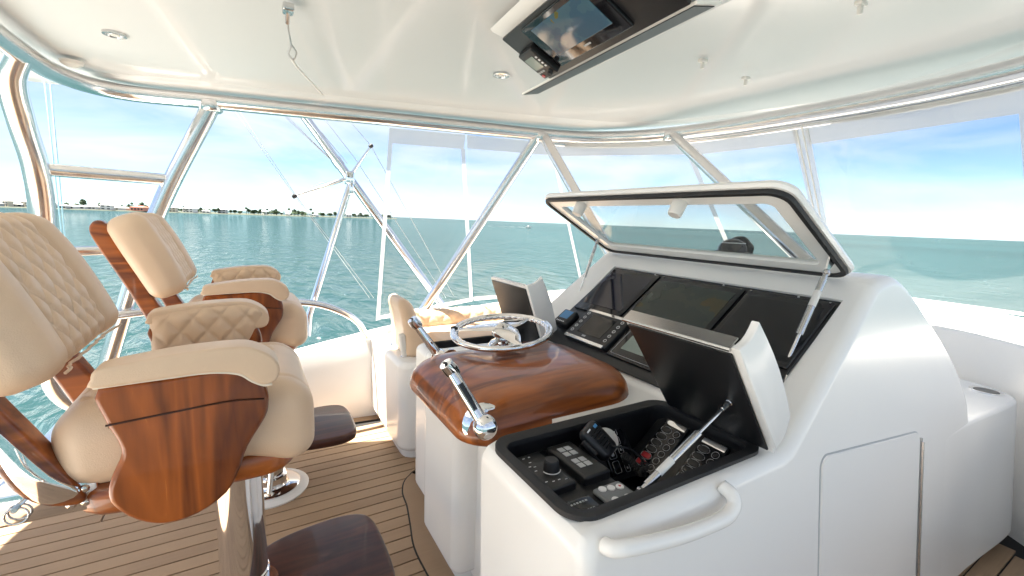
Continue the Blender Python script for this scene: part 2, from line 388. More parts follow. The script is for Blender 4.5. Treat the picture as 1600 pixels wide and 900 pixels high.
def leafcrown(bm, rx, rz, zc, n, size, rr, M=Matrix.Identity(4)):
    for _ in range(n):
        while True:
            p = Vector((rr.uniform(-1, 1), rr.uniform(-1, 1), rr.uniform(-1, 1)))
            if .35 < p.length < 1: break
        lump = .75+.45*noise.noise((p.x*2.2+rx, p.y*2.2, p.z*2.2+rz))
        p = Vector((p.x*rx*lump, p.y*rx*lump, zc+p.z*rz*lump)); s = size*rr.uniform(.6, 1.3)
        a = Vector((rr.gauss(0, 1), rr.gauss(0, 1), rr.gauss(0, 1))).normalized(); b = a.orthogonal().normalized()
        q = [p+a*s, p+b*s, p-a*s*.8, p-b*s]
        bm.faces.new([bm.verts.new(M @ x) for x in q])
tree_protos = []
for v in range(6):
    rr = random.Random(40+v); palm = v == 5
    h = [9, 7, 11, 8, 13, 12][v]; r = [5.5, 4.5, 4.5, 6.5, 4, 2.6][v]
    bmc = bmesh.new(); leafcrown(bmc, r, h*.36 if not palm else 1.8, h*.62 if not palm else h*.92, 170 if not palm else 70, 1.1, rr)
    me_c = bpy.data.meshes.new('crown'); bmc.to_mesh(me_c); bmc.free(); me_c.materials.append(MATS['foliage_dark' if v % 2 == 0 else 'foliage_mid'])
    bmt = tube([(0, 0, -1.2), (.1, 0, h*.3), (.3, .1, h*.7)], [.45, .35, .2], 6)
    tube([(.1, 0, h*.3), (r*.4, .3, h*.6)], [.25, .1], 5, bmt); tube([(.1, 0, h*.28), (-r*.4, -.3, h*.58)], [.25, .1], 5, bmt)
    me_t = bpy.data.meshes.new('trunk'); bmt.to_mesh(me_t); bmt.free(); me_t.materials.append(MATS['bark'])
    tree_protos.append((me_c, me_t))
tree_lab = ['low broad dark tree on the far shore', 'small round green tree on the far shore', 'tall dense dark tree on the far shore', 'wide spreading green tree on the far shore', 'tall narrow dark tree on the far shore', 'slender palm with small tuft on the far shore']
def tree(px, back, v, sc):
    d = shore_pt(px, shore_dist(px)+back)
    e = empty('palm_tree' if v == 5 else 'shore_tree', (d.x, d.y, -4.0), rng.uniform(0, 6)); e.scale = (sc, sc, sc*rng.uniform(.85, 1.15))
    tag(e, tree_lab[v], 'tree', 'trees along the far shore' if v != 5 else 'palms along the far shore')
    for me, nm in zip(tree_protos[v], ('crown', 'trunk')): link(bpy.data.objects.new(nm, me), e)
for i in range(235):
    px = rng.uniform(-240, 612)
    if px < 150 and rng.random() < .35: continue
    v = rng.choice([0, 0, 1, 1, 2, 3, 3, 4, 5]); far = 1+max(0, (px-350)/400)
    tree(px, rng.uniform(22, 90), v, rng.uniform(.55, .95)*far*(.8 if px < 200 else 1.0))
for px, v, s in ((130, 4, 1.0), (222, 4, .95), (472, 2, 1.15), (466, 2, .95), (398, 0, 1.1), (560, 2, .8)): tree(px, 24, v, s)

def house(px, width, height, wallm, roofm, label, hip=True, back=20, storeys=1):
    d = shore_pt(px, shore_dist(px)+back); e = empty('shore_house', (d.x, d.y, -4.1), YAW-math.pi/2+rng.uniform(-.5, .5)+ (0))
    tag(e, label, 'house', 'houses along the far shore')
    dp = width*.55
    bm = bmesh.new(); rbox(width, dp, height, .02, 1, bm, TR(0, 0, height/2)); finish(bm, 'wall', wallm, e, 0)
    bm = bmesh.new(); o = .7; a, b = width/2+o, dp/2+o; k = a*.45; rh = height*.42
    v = [bm.verts.new(p) for p in ((-a, -b, height), (a, -b, height), (a, b, height), (-a, b, height), (-k, 0, height+rh), (k, 0, height+rh))]
    for f in ((0, 1, 5, 4), (1, 2, 5), (2, 3, 4, 5), (3, 0, 4), (3, 2, 1, 0)): bm.faces.new([v[i] for i in f])
    finish(bm, 'roof', roofm, e, 0)
    n = max(2, int(width/5))
    for s in range(storeys):
        for i in range(n):
            x = -width/2+width*(i+.5)/n; z = height*(s+.5)/storeys
            bm = bmesh.new(); rbox(width/n*.5, .3, height/storeys*.45, .02, 1, bm, TR(x, -dp/2-.05, z)); finish(bm, 'window', 'window_dark', e, 0)
walls = ['house_white', 'house_cream', 'house_white', 'house_grey']; roofs = ['roof_white', 'roof_grey', 'roof_white', 'roof_white']
wlab = {'house_white': 'white', 'house_cream': 'cream', 'house_grey': 'grey'}; rlab = {'roof_white': 'white', 'roof_grey': 'dark grey'}
px = -235
while px < 590:
    wd = rng.uniform(9, 20)*(1 if px < 300 else .8); i = rng.randrange(4); j = rng.randrange(4); st = rng.choice([1, 1, 2])
    if not 200 < px < 240:
        house(px, wd, 3.2*st+.3, walls[i], roofs[j], f'{["","low","two storey"][st]} {wlab[walls[i]]} house with {rlab[roofs[j]]} roof on the far shore', back=rng.uniform(16, 34), storeys=st)
    px += rng.uniform(8, 17) if px < 200 else (rng.uniform(13, 34) if px < 330 else rng.uniform(30, 70))
house(219, 20, 5.2, 'house_coral', 'roof_red', 'coral pink house with red roof on the far shore', back=15, storeys=1)
for px, h in ((9, 20), (276, 16), (184, 13)):
    d = shore_pt(px, shore_dist(px)+20); bm = tube([(0, 0, 0), (0, 0, h)], [.22, .10], 6); tube([(-1.2, 0, h*.8), (1.2, 0, h*.8)], .08, 5, bm)
    o = finish(bm, 'radio_mast', 'wire'); o.location = (d.x, d.y, -4.1); tag(o, 'thin mast rising above the houses on the far shore', 'mast', 'masts along the far shore')
# motor boat with its wake, far off
d = az_dir(826); e = empty('motor_boat', (d.x*520, d.y*520, -5), math.atan2(d.x, -d.y)+math.pi); tag(e, 'small white motor boat speeding far out on the sea', 'boat')
bm = bmesh.new()
secs = [(-3.2, 1.2, 1.0), (-1, 1.3, 1.05), (1.5, 1.1, 1.2), (3.0, .45, 1.45), (3.6, .03, 1.6)]; pr = None
for (x, wv, h) in secs:
    q = [bm.verts.new((x, -wv, h)), bm.verts.new((x, -wv*.75, .1)), bm.verts.new((x, 0, -.2)), bm.verts.new((x, wv*.75, .1)), bm.verts.new((x, wv, h)), bm.verts.new((x, 0, h-.1))]
    if pr:
        for k in range(6): bm.faces.new((pr[k], pr[(k+1) % 6], q[(k+1) % 6], q[k]))
    else: bm.faces.new(q)
    pr = q
finish(bm, 'hull', 'house_white', e, 0); bm = rbox(1.6, 1.5, 1.3, .1, 2, M=TR(-.2, 0, 1.8)); finish(bm, 'cabin', 'house_white', e); bm = rbox(.1, 1.3, .6, .02, 1, M=TR(.63, 0, 2.0, 0, -.2)); finish(bm, 'windscreen', 'window_dark', e)
bm = bmesh.new()
for i in range(220):
    x = -4-rng.random()**1.4*62; s = .5+abs(x)*.028; y = rng.uniform(-s, s); q = rng.uniform(.2, .8)
    bm.faces.new([bm.verts.new((x-q*2.5, y, .03)), bm.verts.new((x, y-q*.5, .05+.25*rng.random())), bm.verts.new((x+q*2, y, .03)), bm.verts.new((x, y+q*.5, .05))])
wk = finish(bm, 'wake', 'foam', None, 0); wk.matrix_world = e.matrix_basis.copy(); wk.location.z = -4.98; tag(wk, 'pale foam wake trailing behind the far motor boat', 'wake', kind='stuff')

# ------------------------------------------------------------------ boat: deck with planks
YC = 1.2
def plan_y(x):   # inner face of the port coaming
    return lerp_tab([(-3, 3.12), (-1, 3.10), (.4, 3.05), (.8, 3.01), (1.5, 2.88), (2.1, 2.66), (2.6, 2.42), (2.95, 2.17), (3.2, 1.85), (3.32, 1.5), (3.36, 1.2)], x)
bm = prism([(-3, -.74), (.4, -.68), (1.5, -.49), (2.6, -.03), (2.95, .22), (3.2, .54), (3.32, .9), (3.37, 1.2), (3.32, 1.5), (3.2, 1.86), (2.95, 2.18), (2.6, 2.43), (1.5, 2.89), (.4, 3.06), (-3, 3.14)], -.12, -.006, 'Z')
deck = finish(bm, 'deck', 'caulk', smooth=0); tag(deck, 'teak planked flybridge deck with dark caulked seams', None, kind='structure')
PITCHP = .0725; y = -.66; i = 0; pl_mesh = {}
while y < 3.06:
    yc = y+PITCHP/2
    # where the plank ends forward: inside the coaming plan
    xe = 3.3
    while xe > 0 and abs(yc-YC)+PITCHP/2 > plan_y(xe)-YC-.07: xe -= .05
    cuts = [-3]
    x = -3+rng.uniform(1.0, 2.4)
    if i % 3 == 1: cuts.append(-.62 if i % 2 else rng.uniform(-1.6, -1.0))
    cuts.append(xe)
    for a, b in zip(cuts, cuts[1:]):
        if b-a < .1: continue
        ln = b-a-.006
        bm = bmesh.new(); rbox(ln, PITCHP-.0065, .012, .0015, 1, bm)
        o = finish(bm, 'plank', 'teak_deck', deck, 0); o.location = ((a+b)/2, yc, -.006+.0035)
    y += PITCHP; i += 1
def ribbon(path, w0, w1, z0, z1, name, material, parent):
    """flat strip along a path between side offsets w0 and w1"""
    bm = bmesh.new(); P = [Vector((p[0], p[1], 0)) for p in path]; pr = None
    for i in range(len(P)):
        a = P[max(0, i-1)]; b = P[min(len(P)-1, i+1)]; t = (b-a).normalized(); n = Vector((-t.y, t.x, 0))
        q = [bm.verts.new((P[i]+n*w)+Vector((0, 0, z))) for (w, z) in ((w0, z0), (w0, z1), (w1, z1), (w1, z0))]
        if pr:
            for k in range(4): bm.faces.new((pr[k], pr[(k+1) % 4], q[(k+1) % 4], q[k]))
        else: bm.faces.new(q)
        pr = q
    bm.faces.new(pr); return finish(bm, name, material, parent, 40)
# margin board round the console foot
foot = cat_rom([(.47, .2, 0), (.47, .78, 0), (.50, .93, 0), (.575, 1.08, 0), (.61, 1.25, 0), (.612, 1.45, 0), (.612, 1.64, 0), (.642, 1.79, 0), (.67, 1.93, 0), (.685, 2.05, 0), (.74, 2.14, 0), (.88, 2.18, 0), (1.6, 2.18, 0)], 6)
foot = [(p.x, p.y) for p in foot]
ribbon(foot, -.16, .055, .001, .0062, 'margin_board', 'teak_deck', deck)
ribbon(foot, .055, .062, .001, .0052, 'caulk_seam', 'caulk', deck)
cf = [(x, plan_y(x)-.012) for x in [-3+.15*k for k in range(39)]]
ribbon(cf, -.055, .03, .001, .0062, 'margin_board', 'teak_deck', deck); ribbon(cf, -.063, -.055, .001, .0052, 'caulk_seam', 'caulk', deck)
cs = [(x, 2*YC-plan_y(x)+.012) for x in [-3+.15*k for k in range(39)]]
ribbon(cs, -.03, .055, .001, .0062, 'margin_board', 'teak_deck', deck); ribbon(cs, .055, .063, .001, .0052, 'caulk_seam', 'caulk', deck)

bm = prism([(-3, -.70), (-1.42, -.70), (-1.42, 3.08), (-3, 3.08)], .001, .014, 'Z', .004, 2); finish(bm, 'added_bounce_panel', 'gelcoat', deck, 30)  # white aft panel added out of view to bounce sunlight under the hardtop
# hull below (keeps the flybridge standing on something)
bm = bmesh.new(); pr = None
for (x, hw, ztop) in ((-9, 2.6, -2.2), (-3.2, 2.7, -1.9), (0, 2.7, -1.7), (4, 2.4, -1.4), (8, 1.2, -.9), (9.6, .06, -.7)):
    q = [bm.verts.new(p) for p in ((x, YC-hw, ztop), (x, YC-hw*.85, -4.9), (x, YC-hw*.4, -5.6), (x, YC+hw*.4, -5.6), (x, YC+hw*.85, -4.9), (x, YC+hw, ztop))]
    if pr:
        for k in range(6): bm.faces.new((pr[k], pr[(k+1) % 6], q[(k+1) % 6], q[k]))
    else: bm.faces.new(q)
    pr = q
bm.faces.new(pr); hull = finish(bm, 'boat_hull', 'gelcoat', smooth=30); tag(hull, 'white hull of the sport fishing boat under the flybridge', 'boat')
bm = prism([(-3, -.6), (2, -.4), (4.2, .5), (4.6, 1.2), (4.2, 1.9), (2, 2.8), (-3, 3.0)], -2.1, -.13, 'Z', .05, 3); finish(bm, 'deckhouse', 'gelcoat', hull, 30)

bm = prism([(-6.5, -1.0), (-3.0, -.95), (-3.0, 3.35), (-6.5, 3.4)], -1.3, -.95, 'Z', .03, 3); finish(bm, 'cockpit_bounce_deck', 'gelcoat', hull, 30)  # unseen cockpit level, added in white as a sunlit bounce surface
# coaming: one moulding round the flybridge, low aft and rising forward
def top_z(x): return lerp_tab([(-3, .11), (-1.05, .115), (-.5, .26), (.137, .49), (.37, .535), (.74, .60), (1.5, .735), (2.2, .86), (2.8, .97), (3.36, 1.02)], x)
path = []
xs = [-3+.2*k for k in range(27)]+[2.4, 2.55, 2.7, 2.85, 3.0, 3.1, 3.2, 3.27, 3.32, 3.35]
for x in xs: path.append((x, plan_y(x)))
path = path+[(3.36, 1.2)]+[(x, 2*YC-yv) for (x, yv) in reversed(path)]
sm = cat_rom([(a, b, 0) for a, b in path], 2)
bm = bmesh.new(); pr = None
for i, p in enumerate(sm):
    a = sm[max(0, i-1)]; b = sm[min(len(sm)-1, i+1)]; t = (b-a).normalized(); n = Vector((-t.y, t.x, 0))   # outward (port side: +y)
    if n.dot(Vector((p.x-.2, p.y-YC, 0))) < 0: n = -n
    zt = top_z(p.x)
    f = max(0, min(1, (p.x-.3)/1.2)); wd = .07+.12*f
    prof = [(0, -.05), (0, zt-.10*f-.03), (.012, zt-.10*f-.008), (.03, zt-.10*f), (wd*.55, zt-.10*f+.004), (wd*.6, zt-.07*f), (wd*.66, zt-.02), (wd*.75, zt), (wd+.02, zt), (wd+.05, zt-.015), (wd+.07, zt-.05), (wd+.05, -.9), (wd-.05, -.95), (wd-.05, -.1)]
    q = [bm.verts.new(p+n*u+Vector((0, 0, z))) for (u, z) in prof]
    if pr:
        for k in range(len(q)): bm.faces.new((pr[k], pr[(k+1) % len(q)], q[(k+1) % len(q)], q[k]))
    else: bm.faces.new(q)
    pr = q
bm.faces.new(pr)
coam = finish(bm, 'flybridge_coaming', 'gelcoat', smooth=45); tag(coam, 'white moulded coaming wall round the flybridge, low aft and rising forward', 'coaming')
# hatch outline moulded on the forward coaming, and the aluminium track on its rim
bm = prism(rrect(.60, 1.4, .42, .825, .03), 0, .006, 'X', .002, 2)
hp = finish(bm, 'locker_hatch', 'gelcoat', coam, 40); hp.location = (3.242, 0, 0); hp.rotation_euler = (0, 0, rad(-4.8))
bm = prism(rrect(.596, 1.404, .416, .829, .033), 0, .003, 'X'); o = finish(bm, 'hatch_seam', 'label_grey', coam, 0); o.location = (3.244, 0, 0); o.rotation_euler = (0, 0, rad(-4.8))

# ------------------------------------------------------------------ hardtop and its welded pipe frame
half = [(-1.75, 1.2), (-1.75, 2.5), (-1.70, 2.95), (-1.5, 3.2), (-1.1, 3.27), (-.72, 3.24), (-.4, 3.12), (-.1, 3.01), (.7, 2.79), (1.6, 2.51), (2.15, 2.28), (2.6, 1.85), (2.85, 1.2)]
outl = half+[(x, 2*YC-yv) for x, yv in reversed(half[1:-1])]
outl = [(p.x, p.y) for p in cat_rom([(a, b, 0) for a, b in outl], 5, True)]
cx0 = .6
def inset(poly, d):
    out = []; n = len(poly)
    for i in range(n):
        a = Vector(poly[i-1]); b = Vector(poly[(i+1) % n]); t = (b-a).normalized(); nn = Vector((t.y, -t.x))
        c = Vector(poly[i]); 
        if nn.dot(c-Vector((cx0, YC))) < 0: nn = -nn
        out.append(tuple(c-nn*d))
    return out
bm = bmesh.new(); pr = None
# underside panel (raised 12 mm inside a perimeter band), rolled edge, cambered top
prof = [(.30, 2.012), (.285, 2.010), (.27, 2.000), (.20, 1.996), (.035, 1.996), (.008, 2.006), (0, 2.03), (.0, 2.08), (.02, 2.12), (.10, 2.15), (.25, 2.17)]
rgs = []
for (d, z) in prof: rgs.append([bm.verts.new((x, yv, z+.055*max(0, min(1, (x-1.9)/.6))**1.5*(1 if d < .26 else 0)+.055*max(0, min(1, (x-1.9)/.6))**1.5*(1 if d >= .26 else 0))) for x, yv in inset(outl, d)])
for a, b in zip(rgs, rgs[1:]):
    for k in range(len(a)): bm.faces.new((a[k], a[(k+1) % len(a)], b[(k+1) % len(a)], b[k]))
bm.faces.new(rgs[0]); bm.faces.new(rgs[-1])
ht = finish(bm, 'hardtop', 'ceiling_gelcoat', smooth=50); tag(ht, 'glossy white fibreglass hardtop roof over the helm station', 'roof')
def downlight(x, yv, r, name='downlight'):
    bm = lathe([(0, 2.000), (r*.45, 2.000), (r*.55, 2.004), (r*.72, 2.004), (r*.8, 1.997), (r, 1.999), (r, 2.02), (0, 2.02)], 24); o = finish(bm, name, 'steel', ht); o.location = (x, yv, .004)
    bm = lathe([(0, 1.998), (r*.42, 1.999), (r*.42, 2.01)], 20); finish(bm, 'lens', 'white_plastic', o)
for (x, yv) in ((-.378, 2.198), (.947, 1.731), (-.378, .2), (.947, .67)): downlight(x, yv, .035)
bm = lathe([(0, 1.972), (.02, 1.974), (.036, 1.984), (.04, 1.996)], 20); o = finish(bm, 'vent_cap', 'white_plastic', ht); o.location = (-.605, 2.66, 0)
for (x, yv) in ((1.42, .63), (1.453, 1.131), (1.75, 1.15)):
    bm = rbox(.035, .02, .012, .004, 2, M=TR(x, yv, 2.004)); rbox(.012, .012, .03, .004, 2, bm, TR(x, yv, 1.992)); finish(bm, 'strap_clip', 'white_plastic', ht)

frame = empty('hardtop_pipework', (0, 0, 0)); tag(frame, 'brushed aluminium pipe frame carrying the hardtop roof', 'frame')
port = [(-.69, 1.2), (-.69, 2.0), (-.69, 2.45), (-.675, 2.68), (-.60, 2.86), (-.44, 2.925), (-.13, 2.845), (.25, 2.750), (.694, 2.637), (1.2, 2.515), (1.62, 2.41), (1.86, 2.31), (2.04, 2.14), (2.16, 1.92), (2.235, 1.6), (2.25, 1.2)]
loop = port+[(x, 2*YC-yv) for x, yv in reversed(port[1:-1])]
finish(tube(cat_rom([(a, b, 1.948) for a, b in loop], 5, True), .038, 14, closed=True), 'roof_rail', 'aluminium', frame, 180)
fr2 = [(x-.012, yv) for x, yv in loop if x > 1.5]
finish(tube(cat_rom([(a+.055, (b-YC)*1.02+YC, 1.905) for a, b in fr2], 5), .016, 10), 'curtain_track', 'aluminium', frame, 180)
def pipe(pts, r=.036, name='pipe', n=8, mt='aluminium', parent=None, collars=()):
    o = finish(tube(cat_rom(pts, n) if len(pts) > 2 else pts, r, 14), name, mt, parent or frame, 60); return o
def mir(pts): return [(a, 2*YC-b, c) for a, b, c in pts]
P1 = [(-.70, 2.45, 1.95), (-.745, 2.50, 1.86), (-.76, 2.60, 1.72), (-.752, 2.66, 1.55), (-.765, 2.72, 1.35), (-.80, 2.76, .95), (-.815, 2.78, .66), (-.805, 2.79, .54), (-.755, 2.81, .455), (-.68, 2.83, .43), (-.60, 2.86, .43)]
P2 = [(-.13, 2.845, 1.93), (-.40, 2.93, 1.36), (-.64, 2.98, .64), (-.78, 3.02, .15)]
P3 = [(1.60, 2.415, 1.94), (.99, 2.92, .70), (.93, 2.95, .6)]
P4 = [(1.63, 2.40, 1.94), (1.645, 1.735, 1.24)]
P5 = [(2.175, 1.86, 1.945), (1.90, .85, 1.24)]
for P, r in ((P1, .044), (P2, .041)):
    pipe(P, r, 'stanchion'); pipe(mir(P), r, 'stanchion')
for P, r in ((P3, .032), (P4, .032), (P5, .030)): pipe(P, r, 'brace', 6)
for z, x0, x1, r in ((1.545, -.77, -.335, .028), (1.187, -.79, -.46, .024)):
    pp = [(x0, 2.69, z), (x1, 2.915, z)]; pipe(pp, r, 'cross_rail'); pipe(mir(pp), r, 'cross_rail')
side = [(-.80, 2.77, .852), (-.45, 2.96, .853), (-.1, 2.98, .857), (.16, 2.98, .862), (.36, 2.985, .835), (.52, 2.99, .765), (.62, 3.02, .68), (.68, 3.06, .57)]
pipe(side, .022, 'side_rail'); pipe(mir(side), .022, 'side_rail')
for (a, r) in (((-.13, 2.845, 1.925), .05), ((1.615, 2.41, 1.93), .045), ((2.175, 1.87, 1.935), .042)):
    bm = lathe([(0, -.03), (r*.8, -.03), (r, -.022), (r, .022), (r*.8, .03), (0, .03)], 18, M=TR(*a)); finish(bm, 'weld_collar', 'aluminium', frame, 60)
bm = lathe([(0, 0), (.05, 0), (.05, .01), (.035, .02), (0, .02)], 18, M=TR(1.90, .85, 1.235)); finish(bm, 'foot_flange', 'aluminium', frame, 60)

# lanyard hanging from a ceiling clip, pulled to the roof rail
bm = tube(cat_rom([(.127, 1.56, 1.995), (.135, 1.62, 1.96), (.15, 1.72, 1.945), (.145, 1.76, 1.93), (.163, 1.80, 1.925), (.17, 1.77, 1.94), (.152, 1.72, 1.946)], 8), .003, 6)
ln = empty('ceiling_lanyard', (.13, 1.55, 1.99)); tag(ln, 'white cord with wire loop strung under the hardtop from a metal clip', 'lanyard')
o = finish(bm, 'wire_loop', 'wire', ln, 180); o.location = (-.13, -1.55, -1.99)
o = finish(tube(cat_rom([(.155, 1.79, 1.925), (.19, 1.93, 1.935), (.26, 2.15, 1.95), (.345, 2.44, 1.975)], 8), .0045, 6), 'cord', 'cord_white', ln, 180); o.location = (-.13, -1.55, -1.99)
o = finish(rbox(.03, .045, .022, .005, 2), 'clip', 'steel', ln); o.location = (0, -.01, -.004)
o = finish(tube([(0, 0, -.01), (.0, .03, -.03)], .006, 8), 'pin', 'chrome', ln); 

# ------------------------------------------------------------------ clear curtains
def sheet(corners, nu, nv, bulge=0):
    a, b, c, d = [Vector(p) for p in corners]; g = []
    n = (b-a).cross(d-a).normalized(); bm = bmesh.new()
    for j in range(nv+1):
        row = []
        for i in range(nu+1):
            u, v = i/nu, j/nv; p = a*(1-u)*(1-v)+b*u*(1-v)+c*u*v+d*(1-u)*v
            row.append(bm.verts.new(p+n*bulge*math.sin(math.pi*u)*math.sin(math.pi*v)))
        g.append(row)
    for j in range(nv):
        for i in range(nu): bm.faces.new((g[j][i], g[j][i+1], g[j+1][i+1], g[j+1][i]))
    return bm
def slab_strip(a, b, wdir, wid, th, nrm):
    """flat welt from a to b, wid wide along wdir, th thick along nrm"""
    a, b, wdir, nrm = Vector(a), Vector(b), Vector(wdir).normalized(), Vector(nrm).normalized(); bm = bmesh.new(); v = []
    for p in (a, b):
        for (s, t) in ((-.5, -.5), (.5, -.5), (.5, .5), (-.5, .5)): v.append(bm.verts.new(p+wdir*wid*s+nrm*th*t))
    for f in ((3, 2, 1, 0), (4, 5, 6, 7), (0, 1, 5, 4), (1, 2, 6, 5), (2, 3, 7, 6), (3, 0, 4, 7)): bm.faces.new([v[i] for i in f])
    return bm
def curtain(name, label, TL, TR_, BR, BL, top=.10, side_l=.035, side_r=.035, bot=.03, bulge=.01):
    e = empty(name, tuple((Vector(BL)+Vector(BR))/2)); tag(e, label, 'curtain'); off = -Vector(e.location)
    TL, TR_, BR, BL = map(Vector, (TL, TR_, BR, BL)); n = (TR_-TL).cross(BL-TL).normalized()
    def add(bm, nm, mt): 
        o = finish(bm, nm, mt, e, 60); o.location = off
    add(sheet([BL, BR, TR_, TL], 12, 10, bulge), 'clear_panel', 'clear_vinyl')
    tdir = (TR_-TL).normalized(); vd = (BL-TL).normalized(); vr = (BR-TR_).normalized()
    add(slab_strip(TL+vd*top/2, TR_+vr*top/2, vd, top, .004, n), 'top_border', 'vinyl_border')
    add(slab_strip(BL-vd*bot/2, BR-vr*bot/2, vd, bot, .004, n), 'bottom_border', 'vinyl_border')
    if side_l: add(slab_strip(TL+vd*(top)+tdir*side_l/2, BL+tdir*side_l/2-vd*bot, tdir, side_l, .003, n), 'side_border', 'vinyl_border')
    if side_r: add(slab_strip(TR_+vr*(top)-tdir*side_r/2, BR-tdir*side_r/2-vr*bot, tdir, side_r, .003, n), 'side_border', 'vinyl_border')
    return e
curtain('clear_curtain', 'narrow clear vinyl curtain with white border beside the outrigger', (.735, 2.675, 1.91), (1.16, 2.565, 1.91), (1.43, 2.94, .80), (.745, 3.07, .68), .085, .024, .024)
curtain('clear_curtain', 'clear vinyl curtain behind the leaning roof brace', (1.175, 2.56, 1.91), (1.72, 2.43, 1.91), (2.30, 2.70, .87), (1.445, 2.955, .80), .08, .0, .02)
curtain('clear_curtain', 'clear vinyl corner curtain seen through the raised hatch', (1.74, 2.42, 1.91), (2.24, 1.80, 1.90), (3.29, 1.98, 1.01), (2.31, 2.695, .875), .085, .0, .03)
cu = curtain('clear_curtain', 'raked clear front curtain between corner and zip strip', (2.25, 1.79, 1.90), (2.29, 1.215, 1.90), (3.47, 1.47, 1.02), (3.30, 1.95, 1.01), .10, .0, .0, bulge=.02)
cu2 = curtain('clear_curtain', 'wide raked clear front curtain facing the open blue sky', (2.295, 1.18, 1.90), (2.18, .45, 1.90), (3.42, .50, 1.02), (3.475, 1.43, 1.02), .12, .0, .03, bulge=.02)
zp = empty('zip_strip', (3.36, 1.44, 1.0)); tag(zp, 'wrinkled white zip strip joining the two front curtains', 'zip strip')
a, b = Vector((2.287, 1.198, 1.91)), Vector((3.47, 1.45, 1.03)); tdz = (b-a).normalized(); yd = Vector((0.15, 1, 0)); nz = tdz.cross(yd).normalized()
o = finish(slab_strip(a-nz*.008, b-nz*.008, yd, .075, .006, nz), 'flap', 'vinyl_border', zp, 0); o.location = (-3.36, -1.44, -1.0)
for s in (-.012, .016):
    o = finish(tube([a-nz*.013+yd*s, b-nz*.013+yd*s], .004, 6), 'zip_welt', 'white_plastic', zp); o.location = (-3.36, -1.44, -1.0)

# ------------------------------------------------------------------ outrigger with its rigging lines outside the port side
og = empty('outrigger', (1.6, 3.4, .55)); tag(og, 'polished outrigger pole with spreader arms beside the port curtain', 'outrigger'); OFF = (-1.6, -3.4, -.55)
def ogp(bm, nm, mt): o = finish(bm, nm, mt, og, 60); o.location = OFF; return o
b0 = Vector((.10, 3.40, 2.40)); b1 = Vector((1.46, 3.40, .56)); kn = Vector((.527, 3.40, 1.675))
kn = b0+(b1-b0)*((b0.z-1.665)/(b0.z-b1.z))
ogp(tube([b0, b0+(b1-b0)*.35, b1], [.026, .031, .034], 14), 'boom', 'chrome')
ogp(tube([kn+Vector((.01, -.02, -.03)), (.345, 3.30, .70), (.33, 3.28, .56)], [.022, .026, .026], 12), 'support_strut', 'chrome')
ogp(rbox(.06, .08, .09, .012, 3, M=TR(kn.x, kn.y-.01, kn.z)), 'clamp', 'chrome')
ogp(rbox(.03, .05, .09, .010, 3, M=TR(kn.x+.008, kn.y-.03, kn.z-.075)), 'strut_fork', 'chrome')
sa, sb = Vector((.285, 3.40, 1.513)), Vector((.80, 3.40, 1.903))
ogp(tube([sa, kn, sb], [.008, .014, .007], 10), 'spreader', 'chrome')
for q in (sa, sb): ogp(lathe([(0, -.016), (.012, -.014), (.015, 0), (.012, .014), (0, .016)], 12, M=TR(q.x, q.y, q.z, 0, .9)), 'line_tip', 'black_rubber')
for px0, k in (((b0-(b0-b1)*.17), .036), (kn+(b1-kn)*-.09, .036)): ogp(tube([px0-(b1-b0).normalized()*.03, px0+(b1-b0).normalized()*.03], k, 14), 'collar', 'chrome')
ogp(tube([b0-(b0-b1)*.17+Vector((.02, -.02, .0)), b0-(b0-b1)*.17+Vector((.03, -.02, .11))], .022, 10), 'pivot_lug', 'chrome')
def wires(name, label, pts, mt='wire', r=.0022):
    o = finish(tube(pts, r, 5), name, mt, None, 180); tag(o, label, 'line', 'rigging lines of the outrigger'); return o
for dx in (0, .03):
    wires('rigging_line', 'thin outrigger line bent over the lower spreader tip', [(-.10+dx, 3.4, 2.12), (.285+dx*.3, 3.40, 1.52), (.78+dx, 3.40, .78)])
wires('rigging_line', 'thin outrigger line bent over the upper spreader tip', [(.50, 3.4, 2.22), (.80, 3.40, 1.905), (1.47, 3.40, .76)])
wires('rigging_line', 'thin outrigger line crossing the middle of the upper spreader', [(.33, 3.4, 2.24), (.69, 3.40, 1.80), (1.40, 3.40, .75)])
for dx in (0, .022):
    wires('rigging_line', 'thin outrigger line running beside the boom to its clamp', [(.12+dx, 3.4, 2.14), (kn.x-.06, 3.4, kn.z+.06)])
wires('rigging_line', 'thin outrigger line above the boom', [(.34, 3.4, 2.10), (kn.x-.01, 3.4, kn.z+.10)])
cb = empty('halyard', (-.96, 3.6, .2)); tag(cb, 'pale blue double cord hanging outside behind the chairs', 'cord')
for dx in (0, .025):
    o = finish(tube([(-.94+dx, 3.6, 2.3), (-.94+dx*.5, 3.6, 1.2), (-.90+dx, 3.6, -.8)], .004, 6), 'strand', 'cord_blue', cb, 180); o.location = (.96, -3.6, -.2)

